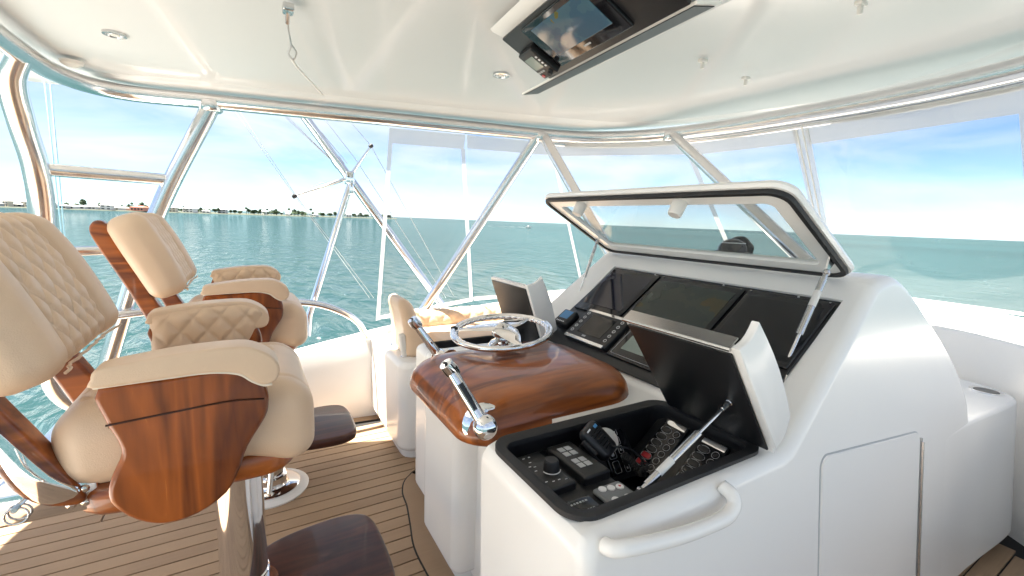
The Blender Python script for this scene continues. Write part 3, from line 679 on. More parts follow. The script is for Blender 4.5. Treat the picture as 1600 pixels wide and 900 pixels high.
# ------------------------------------------------------------------ port bench with its cushions
bn = empty('lounge_bench', (1.4, 2.6, 0)); tag(bn, 'white moulded bench locker with rounded end along the port coaming', 'bench')
poly = rrect(.70, 2.3, 2.32, 3.10, .09, 6)
o = finish(prism(poly, .05, .585, 'Z', .035, 4), 'locker', 'gelcoat', bn, 40, True); o.location = (-1.4, -2.6, 0)
o = finish(prism(rrect(.73, 2.28, 2.35, 2.98, .08, 6), 0, .055, 'Z'), 'plinth', 'gelcoat', bn, 40); o.location = (-1.4, -2.6, 0)
def warp_roll(p): return p
c = finish(rbox(1.22, .40, .10, .04, 4, M=TR(1.55, 2.58, .635)), 'seat_cushion', 'leather', None, 60); c.name = 'seat_cushion'; tag(c, 'plain tan seat cushion lying on the white bench', 'cushion')
def wq(p):
    q = p.copy()
    k = quilt(p.x, p.y*.9+p.z, (.10, .13), .006) if p.z > -.06 else 0
    d = Vector((0, p.y, p.z)); d = d.normalized() if d.length > 0 else Vector((0, 0, 1)); return q+d*k
c = finish(rbox(1.20, .17, .17, .075, 8, M=TR(1.45, 2.84, .695), warp=wq, sub=(110, 2, 2)), 'bolster_cushion', 'leather', None, 180); tag(c, 'long quilted tan bolster along the bench back by the coaming', 'cushion')
br = empty('bench_bolster', (.79, 2.62, .58)); tag(br, 'tan padded backrest on white bracket at the end of the bench', 'backrest')
def wb(p):
    t = (p.z+.17)/.34; s = 1-.28*max(0, t)**2.5
    return Vector((p.x*(1-.35*t)-.06*t*t+.02, p.y*s, p.z))
o = finish(rbox(.13, .36, .36, .055, 6, warp=wb, sub=(3, 8, 8)), 'pad', 'leather', br, 180); o.location = (.02, .0, .165)
o = finish(rbox(.04, .04, .17, .015, 3, M=TR(-.025, -.13, .06, 0, -.15)), 'bracket', 'white_plastic', br, 50)
for yv in (-.13, .13):
    o = finish(lathe([(0, 0), (.035, 0), (.035, .006), (.02, .012), (0, .012)], 18, M=TR(-.01, yv, .004)), 'socket', 'chrome', br, 50)

# ------------------------------------------------------------------ helm console
con = empty('helm_console', (1.5, 1.1, 0)); tag(con, 'large white helm console with wooden pod, open trays and raised glass hatch', 'console'); CO = (-1.5, -1.1, 0)
def cpart(bm, nm, mt, sm=35, wn_=False, parent=None, loc=CO):
    o = finish(bm, nm, mt, parent or con, sm, wn_)
    if parent is None: o.location = loc
    return o
cowl = cat_rom([(1.565, 0, 1.255), (1.62, 0, 1.272), (1.72, 0, 1.276), (1.83, 0, 1.230), (1.96, 0, 1.148), (2.10, 0, 1.058), (2.24, 0, .955), (2.34, 0, .862), (2.41, 0, .765), (2.44, 0, .66)], 5)
prof = [(.47, .06), (.452, .83), (.456, .855), (.468, .872), (.49, .88), (1.06, .88), (1.095, .889), (1.135, .918)]+[(p.x, p.z) for p in cowl]+[(2.445, .60), (2.45, .07)]
bm = prism(prof, .49, 1.76, 'Y', .03, 5)
bmesh.ops.bisect_plane(bm, geom=bm.verts[:]+bm.edges[:]+bm.faces[:], plane_co=(0, 0, .80), plane_no=(.10, 0, 1))
bmesh.ops.bisect_plane(bm, geom=bm.verts[:]+bm.edges[:]+bm.faces[:], plane_co=(0, 0, .92), plane_no=(.10, 0, 1))
for v in bm.verts:
    if v.co.y < .8:
        zl = .86-.10*(v.co.x-.5)*.5
        v.co.y += -.11*max(0, zl-v.co.z) + .13*max(0, v.co.z-zl)
    elif v.co.y > 1.5 and v.co.z > .86: v.co.y -= .12*(v.co.z-.86)
body = finish(bm, 'body', 'gelcoat', con, 0); body.location = (0, 0, 0)
def cutbox(x0, x1, y0, y1, z0, z1):
    bm = bmesh.new(); rbox(x1-x0, y1-y0, z1-z0, .001, 1, bm, TR((x0+x1)/2, (y0+y1)/2, (z0+z1)/2)); return bm
con_loc = con.location.copy(); con.location = (0, 0, 0); bpy.context.view_layer.update()
bool_cut(body, prism(rrect(.3, .68, .862, 2.4, .02, 4), -.1, 1.0, 'Z'))
bool_cut(body, prism(rrect(.478, 1.038, .545, .845, .05, 6), .66, 1.1, 'Z'))
u = Vector((.811, 0, .585)); nn = Vector((-.585, 0, .811)); d0 = Vector((1.095, 0, .893)); d1 = d0+u*.515
bool_cut(body, prism([(d0.x, d0.z), (d1.x, d1.z), ((d1+nn*.2).x, (d1+nn*.2).z), ((d0+nn*.2).x, (d0+nn*.2).z)], .602, 1.555, 'Y'))
bool_cut(body, cutbox(.5, 1.10, 1.5, 2.0, .80, 1.3))
con.location = con_loc
body.location = CO
resmooth(body, 38)
nose = cat_rom([(2.15, .4805, 0), (2.40, .478, 0), (2.62, .466, 0), (2.86, .452, 0), (2.99, .462, 0), (3.08, .54, 0), (3.13, .72, 0), (3.14, 1.1, 0), (3.11, 1.5, 0), (2.98, 1.68, 0), (2.7, 1.74, 0), (2.15, 1.74, 0)], 5)
nbm = prism([(p.x, p.y) for p in nose], .07, .69, 'Z', .018, 4)
for v in nbm.verts:
    if v.co.y < .8: v.co.y -= .11*max(0, .69-v.co.z)
cpart(nbm, 'bow_seat', 'gelcoat', 40, True)
# port wing and its open tray, knee pedestal, plinths
wing = cpart(prism(rrect(.675, 2.5, 1.49, 2.04, .05, 6), .06, .795, 'Z', .03, 4), 'side_wing', 'gelcoat', 40)
con.location = (0, 0, 0); wing.location = (0, 0, 0); bpy.context.view_layer.update(); bool_cut(wing, prism(rrect(.72, 1.10, 1.53, 1.98, .04, 4), .66, 1.0, 'Z')); con.location = con_loc; wing.location = CO; resmooth(wing, 38)
cpart(prism(rrect(.715, 1.105, 1.525, 1.985, .045, 4), .655, .66, 'Z'), 'tray_floor', 'black_plastic')
rim = rrect(.715, 1.105, 1.525, 1.985, .045, 6)
cpart(tube([(a, b, .797) for a, b in rim], .008, 8, closed=True), 'tray_seal', 'black_rubber', 180)
bmw = bmesh.new(); pr = [[bmw.verts.new((a, b, z)) for a, b in rrect(.722, 1.098, 1.532, 1.978, .04, 6)] for z in (.66, .80)]
for k in range(len(pr[0])): bmw.faces.new((pr[0][k], pr[0][(k+1) % len(pr[0])], pr[1][(k+1) % len(pr[0])], pr[1][k]))
cpart(bmw, 'tray_liner', 'black_plastic', 60)
cpart(prism(rrect(.60, 1.0, 1.33, 1.70, .05, 6), .085, .862, 'Z', .02, 3), 'knee_pedestal', 'gelcoat', 40, True)
cpart(prism(rrect(.645, 1.0, 1.36, 1.68, .06, 6), 0, .09, 'Z'), 'plinth', 'gelcoat', 40)
cpart(prism(rrect(.52, 2.80, .44, .84, .04, 4), 0, .075, 'Z'), 'plinth', 'gelcoat', 40)
cpart(prism(rrect(.73, 2.90, .80, 1.70, .02, 4), 0, .072, 'Z'), 'plinth', 'gelcoat', 40)
cpart(prism(rrect(.72, 2.4, 1.6, 2.0, .04, 4), 0, .065, 'Z'), 'plinth', 'gelcoat', 40)
# starboard tray: liner, rim seal, inclined instrument panels
bmw = bmesh.new(); oo = rrect(.482, 1.034, .549, .841, .048, 6)
pr = [[bmw.verts.new((a, b, z)) for a, b in oo] for z in (.70, .876)]
for k in range(len(oo)): bmw.faces.new((pr[0][k], pr[0][(k+1) % len(oo)], pr[1][(k+1) % len(oo)], pr[1][k]))
bmw.faces.new(pr[0]); cpart(bmw, 'tray_liner', 'black_plastic', 60)
ro = rrect(.462, 1.054, .511, .861, .06, 8); rim_bm = bmesh.new(); R4 = []
for (dd, z) in ((0, .878), (0, .889), (.010, .891), (.028, .884), (.028, .872)):
    R4.append([rim_bm.verts.new((a, b, z)) for a, b in rrect(.462+dd, 1.054-dd, .527+dd, .861-dd, .06-dd, 8)])
for p, q in zip(R4, R4[1:]):
    for k in range(len(p)): rim_bm.faces.new((p[k], p[(k+1) % len(p)], q[(k+1) % len(p)], q[k]))
cpart(rim_bm, 'tray_seal', 'black_rubber', 60)
# aft shelf (flat, shallow), deep middle, forward inclined switch face
cpart(rbox(.20, .30, .09, .008, 2, M=TR(.588, .695, .790)), 'instrument_shelf', 'black_plastic', 40)
PF = TR(.965, .686, .79, 0, rad(-38), 0)            # forward face, leaning towards aft
cpart(rbox(.19, .29, .012, .004, 2, M=PF), 'switch_board', 'black_plastic', 40)
PS = TR(.815, .823, .79, rad(52), 0, 0)
cpart(rbox(.17, .16, .010, .004, 2, M=PS), 'side_board', 'black_plastic', 40)
def onp(Mx, bm_fn, nm, mt, sm=40, parent=None):
    o = cpart(bm_fn(Mx), nm, mt, sm, parent=parent); return o
# two rocker-switch columns on the forward face
for ci, yv in enumerate((.075, -.045)):
    pn = cpart(rbox(.17, .075, .012, .003, 2, M=PF @ TR(0, yv, .010)), 'switch_panel', 'black_gloss', 40)
    o = cpart(rbox(.016, .066, .003, .001, 1, M=PF @ TR(.074, yv, .0175)), 'name_plate', 'chrome', 40)
    for r_ in range(6):
        xx = .050-.0235*r_
        red = (ci == 0 and r_ in (4, 5)) or (ci == 1 and r_ == 5)
        cpart(rbox(.016, .028, .005, .0024, 2, M=PF @ TR(xx, yv+.016, .0165)), 'rocker_switch', 'red_plastic' if red else 'black_plastic', 50)
        cpart(tube([(PF @ Vector((xx+.0105*math.cos(k*math.pi/8), yv+.016+.017*math.sin(k*math.pi/8), .0168))) for k in range(16)], .0008, 4, closed=True), 'switch_ring', 'grey_mark', 180)
        cpart(tube([(PF @ Vector((xx+.0095*math.cos(k*math.pi/8), yv-.018+.0095*math.sin(k*math.pi/8), .0168))) for k in range(16)], .0008, 4, closed=True), 'breaker_ring', 'grey_mark', 180)
        cpart(lathe([(0, .018), (.005, .018), (.006, .016), (.006, .012)], 10, M=PF @ TR(xx, yv-.018, 0)), 'breaker_button', 'black_plastic', 50)
cpart(rbox(.05, .06, .012, .004, 2, M=PF @ TR(.0, -.118, .010)), 'socket', 'black_gloss', 40)
cpart(rbox(.003, .05, .003, .001, 1, M=PF @ TR(.03, -.118, .017)), 'socket_mark', 'white_mark', 0); cpart(rbox(.03, .003, .003, .001, 1, M=PF @ TR(.014, -.143, .017)), 'socket_mark', 'white_mark', 0)
# keypad on the side board
cpart(rbox(.085, .13, .010, .003, 2, M=PS @ TR(.025, 0, .008)), 'keypad', 'black_gloss', 40)
for (xx, yy, sx_, sy_) in ((.005, .03, .024, .028), (.005, -.01, .024, .026), (.005, -.045, .022, .03)):
    pts = rrect(xx-sx_/2, xx+sx_/2, yy-sy_/2, yy+sy_/2, .004, 3); cpart(tube([PS @ Vector((a, b, .0136)) for a, b in pts], .0008, 4, closed=True), 'key_outline', 'grey_mark', 180)
cpart(lathe([(0, .0145), (.006, .0145), (.006, .012)], 12, M=PS @ TR(.005, .03, 0)), 'key_mark', 'white_mark', 40)
cpart(rbox(.010, .014, .002, .001, 1, M=PS @ TR(.005, -.01, .0137)), 'key_mark', 'white_mark', 40)
for k in range(5):
    pts = rrect(.030, .046, .042-.024*k-.010, .042-.024*k+.010, .004, 3); cpart(tube([PS @ Vector((a, b, .0136)) for a, b in pts], .0008, 4, closed=True), 'key_outline', 'grey_mark', 180)
    cpart(rbox(.004, .005, .002, .0005, 1, M=PS @ TR(.038, .042-.024*k, .0137)), 'key_mark', 'white_mark', 0)
cpart(rbox(.07, .012, .003, .001, 1, M=PS @ TR(.025, .058, .0125)), 'name_plate', 'steel', 0)
# controllers on the shelf
zs = .836
cu_ = cpart(rbox(.075, .145, .030, .006, 3, M=TR(.548, .745, zs+.002, 0, 0, rad(2))), 'control_unit', 'black_plastic', 40)
cpart(lathe([(0, .026), (.014, .026), (.017, .022), (.018, .0), (.018, -.01)], 20, M=TR(.562, .735, zs+.016)), 'jog_knob', 'black_rubber', 50)
cpart(tube([(.562+.021*math.cos(rad(a)), .735+.021*math.sin(rad(a)), zs+.018) for a in range(180, 331, 10)], .0012, 4), 'knob_mark', 'white_mark', 180)
for (a, b) in ((.53, .80), (.545, .80), (.535, .78), (.525, .765), (.535, .76), (.528, .745), (.525, .70), (.54, .695), (.555, .695), (.57, .69)): cpart(rbox(.006, .002, .001, .0003, 1, M=TR(a, b, zs+.0177)), 'button_mark', 'white_mark', 0)
cpart(rbox(.075, .15, .035, .006, 3, M=TR(.645, .745, zs+.002)), 'remote_unit', 'black_plastic', 40)
for (a, b) in ((.632, .79), (.632, .768), (.652, .79), (.652, .768), (.632, .735), (.632, .715), (.652, .735), (.652, .715)): cpart(rbox(.016, .017, .0016, .006, 3, M=TR(a, b, zs+.0201)), 'remote_button', 'grey_mark', 50)
sp = cpart(rbox(.075, .085, .012, .006, 3, M=TR(.640, .600, zs+.006)), 'winch_keypad', 'label_grey', 40)
for (a, b, mt_) in ((.620, .630, 'white_mark'), (.640, .625, 'white_mark'), (.620, .590, 'white_mark'), (.650, .585, 'white_mark'), (.660, .620, 'white_mark')): cpart(lathe([(0, .003), (.0085, .003), (.009, 0)], 14, M=TR(a, b, zs+.0115)), 'keypad_button', mt_, 50)
for (a, b, mt_) in ((.650, .585, 'green_mark'), (.660, .620, 'red_plastic')): cpart(lathe([(0, .0012), (.004, .0012), (.004, 0)], 3, M=TR(a, b, zs+.0145)), 'keypad_mark', mt_, 0)
cpart(rbox(.085, .085, .004, .003, 2, M=TR(.548, .600, zs+.001)), 'legend_plate', 'black_gloss', 40)
for k in range(3):
    for j in range(8): cpart(rbox(.0045, .0045, .001, .0003, 1, M=TR(.522+.0075*j, .628-.026*k, zs+.0035)), 'legend_mark', 'grey_mark', 0)
# round white camera puck at the back of the tray
cpart(lathe([(0, .016), (.018, .018), (.030, .016), (.033, .010), (.034, 0), (0, 0)], 28, M=TR(.785, .800, .838, rad(48), 0, 0)), 'round_speaker', 'white_plastic', 40)

# folding tray lids
def lid(y0, y1, hx, hz, tx, tz, label, hinge=True):
    a = Vector((hx, 0, hz)); b = Vector((tx, 0, tz)); uu = (b-a); ln = uu.length; uu.normalize(); n2 = Vector((-uu.z, 0, uu.x))
    if n2.x > 0: n2 = -n2            # inner face looks aft
    e = cpart(prism([((a+n2*t).x, (a+n2*t).z) if False else (a.x+uu.x*s+n2.x*t, a.z+uu.z*s+n2.z*t) for (s, t) in ((0, 0), (ln, 0), (ln, -.014), (0, -.014))], y0, y1, 'Y', .003, 2), 'tray_lid', 'gelcoat', 30)
    e['label'] = label
    q = finish(prism([(a.x+uu.x*s+n2.x*t, a.z+uu.z*s+n2.z*t) for (s, t) in ((.01, .001), (ln-.012, .001), (ln-.012, .006), (.01, .006))], y0+.010, y1-.010, 'Y', .002, 2), 'lid_lining', 'black_plastic', e, 30)
    # second leaf folded behind
    o0 = a+n2*.004+uu*(.03); o1 = b+n2*.004+uu*.010; o2 = o1-n2*.080+uu*.004; o3 = o0-n2*.082+uu*.03
    def pp(v): return (v.x, v.z)
    mid = [o2+(o3-o2)*k/6 - n2*(.012*math.sin(math.pi*k/6)) for k in range(7)]
    tp = [o1+(o2-o1)*k/5 - uu*(.010*math.sin(math.pi*k/5)) for k in range(5)]
    bt = [o3+(o0-o3)*k/5 - uu*(.018*math.sin(math.pi*k/5)) for k in range(1, 5)]
    lf = finish(prism([pp(v) for v in [o0]+tp+mid+bt], y0-.012, y0+.008, 'Y', .004, 3), 'lid_skirt', 'gelcoat', e, 40)
    if hinge:
        h0 = b+uu*.004
        hg = finish(prism([pp(h0-n2*.028), pp(h0+n2*.004), pp(h0+n2*.004+uu*.004), pp(h0-n2*.028+uu*.004)], y0+.01, y1-.004, 'Y'), 'piano_hinge', 'steel', e, 0)
        finish(tube([tuple(h0+n2*.006+Vector((0, y0+.008, 0))), tuple(h0+n2*.006+Vector((0, y1-.003, 0)))], .0045, 8), 'hinge_pin', 'steel', e)
    return e, a, uu, n2
lid(.505, .815, 1.035, .888, .835, 1.160, 'open black-lined lid of the near tray')
lid(1.52, 1.84, 1.10, .83, .985, 1.135, 'open black-lined lid of the far tray', False)
def strut(p0, p1, nm='gas_strut', r=.009, split=.55):
    p0, p1 = Vector(p0), Vector(p1); mid = p0+(p1-p0)*split
    e = cpart(tube([p0+(p1-p0)*.06, mid], r, 14), nm, 'steel', 60)
    dv = (p1-p0).normalized()
    finish(tube([mid, p1], r*.5, 10), 'rod', 'chrome', e, 60)
    finish(tube([p0, p0+dv*.035], r*.7, 10), 'end_fitting', 'steel', e, 60); finish(tube([p1-dv*.03, p1], r*.8, 10), 'end_fitting', 'steel', e, 60)
    finish(lathe([(0, -r*1.1), (r*.8, -r*.8), (r*1.1, 0), (r*.8, r*.8), (0, r*1.1)], 12, M=Matrix.Translation(p0)), 'ball_joint', 'steel', e); finish(lathe([(0, -r*1.1), (r*.8, -r*.8), (r*1.1, 0), (r*.8, r*.8), (0, r*1.1)], 12, M=Matrix.Translation(p1)), 'ball_joint', 'steel', e)
    finish(tube([p0+(p1-p0)*.18, p0+(p1-p0)*.32], r*1.03, 14), 'sticker', 'grey_mark' if nm != 'gas_strut' else 'white_plastic', e, 60)
    return e
st = strut((.668, .571, .864), (.945, .572, 1.006), r=.0085, split=.62)
finish(rbox(.012, .036, .04, .004, 2, M=TR(.957, .575, 1.008, 0, rad(-36))), 'lid_bracket', 'steel', st, 40)

# dash: black fascia, screens, instruments
ang = math.atan2(.585, .811)
def DM(s, yv, h=0):   # frame on the fascia: x up the slope, y port, z off the face
    p = d0+u*s+nn*h; return Matrix.Translation((p.x, yv, p.z)) @ Matrix.Rotation(-ang, 4, 'Y')
cpart(rbox(.51, .948, .010, .004, 2, M=DM(.258, 1.0785, .006)), 'fascia', 'black_plastic', 30)
for (y0, y1, mt_, lab) in ((1.262, 1.535, 'screen_blue', 'dark blue glass screen'), (.888, 1.250, 'screen_chart', 'glass screen showing a dim sea chart'), (.610, .876, 'black_gloss', 'blank black glass screen')):
    e = cpart(rbox(.285, y1-y0, .012, .004, 2, M=DM(.350, (y0+y1)/2, .016)), 'display', 'black_gloss', 40); e['label'] = lab
    finish(rbox(.215, (y1-y0)-.035, .002, .0008, 1, M=DM(.355, (y0+y1)/2, .0225)), 'screen', mt_, e, 0)
    for (aa, bb) in ((.487, y0+.012), (.487, y1-.012)): finish(lathe([(0, .002), (.003, .002), (.003, 0)], 8, M=DM(aa, bb, .0225)), 'screw', 'steel', e)
# small square instrument
e = cpart(rbox(.085, .085, .035, .010, 3, M=DM(.125, 1.492, .028)), 'instrument_display', 'black_plastic', 40); finish(rbox(.045, .055, .002, .0008, 1, M=DM(.135, 1.492, .0462)), 'screen', 'blue_mark', e, 0)
for k in range(5): finish(rbox(.005, .006, .001, .0004, 1, M=DM(.095, 1.470+.011*k, .0461)), 'button_mark', 'white_mark', e, 0)
e = cpart(rbox(.165, .245, .022, .006, 3, M=DM(.130, 1.305, .020)), 'engine_display', 'black_plastic', 40)
finish(rbox(.105, .135, .002, .0008, 1, M=DM(.135, 1.305, .0316)), 'screen', 'black_gloss', e, 0)
for s in (.052, .206): finish(rbox(.014, .225, .003, .001, 1, M=DM(s, 1.305, .0316)), 'trim_bar', 'chrome', e, 0)
for sgn in (-1, 1):
    for k in range(5): finish(tube([DM(.083+.026*k, 1.305+sgn*.098, .0312) @ Vector((.0065*math.cos(q*math.pi/6), .0065*math.sin(q*math.pi/6), .0012)) for q in range(12)], .0012, 5, closed=True), 'button_ring', 'white_mark', e, 180)
finish(rbox(.008, .02, .001, .0004, 1, M=DM(.072, 1.32, .0316)), 'logo_mark', 'grey_mark', e, 0)
e = cpart(rbox(.15, .21, .010, .004, 2, M=DM(.115, 1.065, .015)), 'control_display', 'black_gloss', 40)
finish(rbox(.075, .12, .002, .0008, 1, M=DM(.12, 1.07, .0206)), 'screen', 'lcd', e, 0)
finish(tube([DM(.115, 1.065, .0205) @ Vector((a, b, 0)) for a, b in rrect(-.062, .062, -.092, .092, .006, 3)], .0012, 4, closed=True), 'outline', 'grey_mark', e, 180)
e = cpart(rbox(.05, .05, .02, .005, 2, M=DM(.06, .64, .02)), 'latch', 'steel', 40); finish(tube([DM(.06, .64, .031) @ Vector((0, -.012, 0)), DM(.06, .64, .031) @ Vector((0, .012, 0))], .004, 8), 'latch_bolt', 'chrome', e)
for yv in (.72, .98, 1.30): cpart(lathe([(0, .003), (.0035, .003), (.0035, 0)], 8, M=DM(.502, yv, .012)), 'screw', 'white_mark', 40)

# glass hatch hinged on the cowl
hx, hz, fx, fz = 1.575, 1.272, 1.140, 1.510
ha = Vector((hx, 0, hz)); hb = Vector((fx, 0, fz)); hu = (hb-ha); hl = hu.length; hu.normalize(); hn = Vector((-hu.z, 0, hu.x)); hn = hn if hn.z < 0 else -hn   # inner side looks down/aft
def HM(): 
    m_ = Matrix(((0, hu.x, hn.x, 0), (1, 0, 0, 0), (0, hu.z, hn.z, 0), (0, 0, 0, 1))); return m_
def hframe(y0, y1, s0, s1, r, w_, lo, hi, y0t=None, y1t=None):
    """closed frame with a rounded opening; local x=world y, local y=up the hatch"""
    bm = bmesh.new(); n_ = 6
    def ring(ins, z, rr): return [bm.verts.new(Vector((ha.x, 0, ha.z))+Vector((0, a, 0))+hu*b+hn*z) for a, b in rrect(y0+ins, y1-ins, s0+ins, s1-ins, rr, n_)]
    rg_ = [ring(.0, lo, r), ring(-.004, (lo+hi)/2, r+.004), ring(0, hi, r), ring(w_, hi, max(.01, r-w_*.4)), ring(w_, lo, max(.01, r-w_*.4))]
    for i in range(5):
        p, q = rg_[i], rg_[(i+1) % 5]
        for k in range(len(p)): bm.faces.new((p[k], p[(k+1) % len(p)], q[(k+1) % len(p)], q[k]))
    return bm
HY0, HY1 = .605, 1.680
ho = cpart(hframe(HY0, HY1, 0, hl, .055, .055, -.022, -.002), 'hatch', 'gelcoat', 40); ho['label'] = 'raised hatch with clear glass and white frame'
finish(hframe(HY0+.008, HY1-.008, .008, hl-.008, .05, .012, -.003, .012), 'gasket', 'black_rubber', ho, 60)
finish(hframe(HY0+.020, HY1-.020, .020, hl-.020, .045, .050, -.003, .004), 'inner_frame', 'label_light' if 'label_light' in MATS else 'gelcoat', ho, 40)
gl_bm = bmesh.new(); gv = [gl_bm.verts.new(ha+Vector((0, a, 0))+hu*b-hn*.012) for a, b in rrect(HY0+.05, HY1-.05, .05, hl-.05, .03, 5)]; gl_bm.faces.new(gv)
gv2 = [gl_bm.verts.new(ha+Vector((0, a, 0))+hu*b-hn*.017) for a, b in rrect(HY0+.05, HY1-.05, .05, hl-.05, .03, 5)]; gl_bm.faces.new(list(reversed(gv2)))
finish(gl_bm, 'glass', 'hatch_glass', ho, 0)
for yv in (.955, 1.44):
    p = ha+hu*(hl-.052)+hn*.022; pf = Matrix.Translation((p.x, yv, p.z)) @ Vector((0, 0, 1)).rotation_difference(hn).to_matrix().to_4x4()
    finish(lathe([(0, .032), (.019, .032), (.022, .027), (.024, -.018), (0, -.018)], 18, M=pf), 'rubber_stop', 'white_plastic', ho, 40)
s1 = strut((1.440, .628, 1.288), (1.245, .622, .990), r=.0095, split=.58); s2 = strut((1.455, 1.640, 1.313), (1.325, 1.612, 1.030), r=.0075, split=.58)
# swap: cylinder is the upper half on the starboard strut, brackets at both ends
for s_, pu, pd, yv in ((s1, (1.465, 1.298), (1.242, .985), .632), (s2, (1.478, 1.322), (1.322, 1.022), 1.645)):
    finish(prism([(pu[0]-.030, pu[1]-.020), (pu[0]+.03, pu[1]+.028), (pu[0]-.012, pu[1]+.05)], yv-.004, yv+.002, 'Y'), 'hatch_bracket', 'steel', s_, 0)
    finish(prism([(pd[0]-.025, pd[1]-.018), (pd[0]+.028, pd[1]+.006), (pd[0]+.005, pd[1]+.03)], yv-.03, yv-.02, 'Y'), 'base_bracket', 'steel' if yv < 1 else 'black_plastic', s_, 0)

# starboard door with piano hinge, grab handle, cup holder
def side_y(x, z):
    zl = .86-.10*(x-.5)*.5; return .49-.11*max(0, zl-z)+.13*max(0, z-zl)
def side_poly(pts, off, nm, mt, th=.004, parent=None, bev=.0015):
    bm = bmesh.new(); v0 = [bm.verts.new((x, side_y(x, z)-off, z)) for x, z in pts]; v1 = [bm.verts.new((x, side_y(x, z)-off+th, z)) for x, z in pts]
    f = bm.faces.new(v0); bm.faces.new(list(reversed(v1)))
    for k in range(len(pts)): bm.faces.new((v0[k], v1[k], v1[(k+1) % len(pts)], v0[(k+1) % len(pts)]))
    bmesh.ops.recalc_face_normals(bm, faces=bm.faces)
    if bev: bmesh.ops.bevel(bm, geom=list(f.edges), offset=bev, segments=2, affect='EDGES')
    return cpart(bm, nm, mt, 30, parent=parent)
def skew(poly, k, x0): return [(x, z-k*(x-x0)) for x, z in poly]
dpoly = skew(rrect(1.235, 1.895, .12, .835, .035, 6), .115, 1.235)
side_poly(skew(rrect(1.231, 1.899, .116, .839, .038, 6), .115, 1.235), .0015, 'door_seam', 'grey_mark', .003, None, 0)
side_poly(dpoly, .005, 'access_door', 'gelcoat', .006)
hb_ = side_poly([(1.902, .10), (1.914, .10), (1.914, .735), (1.902, .737)], .006, 'door_hinge', 'steel', .006, None, 0)
for k in range(22):
    z = .11+.028*k; hk = finish(tube([(1.908, side_y(1.908, z)-.008, z), (1.908, side_y(1.908, z+.0265)-.008, z+.0265)], .0045, 6), 'hinge_knuckle', 'steel', hb_)
hpts = [(.498, .492, .862), (.502, .475, .866), (.525, .463, .868), (.58, .460, .858), (.66, .459, .845), (.745, .459, .837), (.795, .460, .836), (.822, .464, .848), (.828, .474, .864), (.826, .497, .872)]
cpart(tube(cat_rom(hpts, 6), .0145, 12), 'grab_handle', 'gelcoat', 180)
o = cpart(lathe([(.045, -.10), (.045, .003), (.055, .006), (.060, .004), (.060, .0)], 28, M=TR(2.975, .556, .690)), 'cup_holder', 'chrome', 60)
cpart(lathe([(0, .0), (.044, .0), (.044, .002), (0, .002)], 28, M=TR(2.975, .556, .692)), 'cup_well', 'black_gloss', 60)

def rrect2(x0, x1, y0, y1, r, rf, n=6):
    out = []
    for (rr, cx, cy, a0) in ((rf, x1-rf, y1-rf, 0), (r, x0+r, y1-r, 90), (r, x0+r, y0+r, 180), (rf, x1-rf, y0+rf, 270)):
        for k in range(n+1):
            a = rad(a0+90*k/n); out.append((cx+rr*math.cos(a), cy+rr*math.sin(a)))
    return out
# teak pod: rounded box with crowned top
def pod_h(x, yv): return .955-.32*(yv-1.185)**2*.5-.05*max(0, .62-x)*2 + .012*(x-.76)
px0, px1, py0, py1 = .437, 1.062, .895, 1.440; pbm = bmesh.new(); rings_ = []
for (ins, z, mode) in ((.035, .835, 0), (.012, .835, 0), (.003, .842, 0), (0, .856, 0), (.002, .880, 0), (.010, .905, 0), (.025, .926, 0), (.045, .940, 0), (.075, .950, 1), (.11, .955, 1), (.15, .958, 1), (.185, .960, 1)):
    rr_ = max(.02, .095-ins*.30)
    ring_ = []
    for a, b in rrect2(px0+ins, px1-ins, py0+ins, py1-ins, rr_, max(rr_, rr_+.07-ins*.55), 9):
        lean = .05*(max(0, z-.85)/.1)*max(0, (1.05-a)/.6)*.0
        zz = z
        if z > .85: zz = .85+(z-.85)*(1-.18*max(0, (.62-a)/.2)**1.5 if a < .62 else 1)+.010*(a-.76)
        ring_.append(pbm.verts.new((a, b, zz)))
    rings_.append(ring_)
for p, q in zip(rings_, rings_[1:]):
    for k in range(len(p)): pbm.faces.new((p[k], p[(k+1) % len(p)], q[(k+1) % len(p)], q[k]))
pbm.faces.new(rings_[0]); pbm.faces.new(rings_[-1])
pod = cpart(pbm, 'helm_pod', 'varnished_teak', 180)
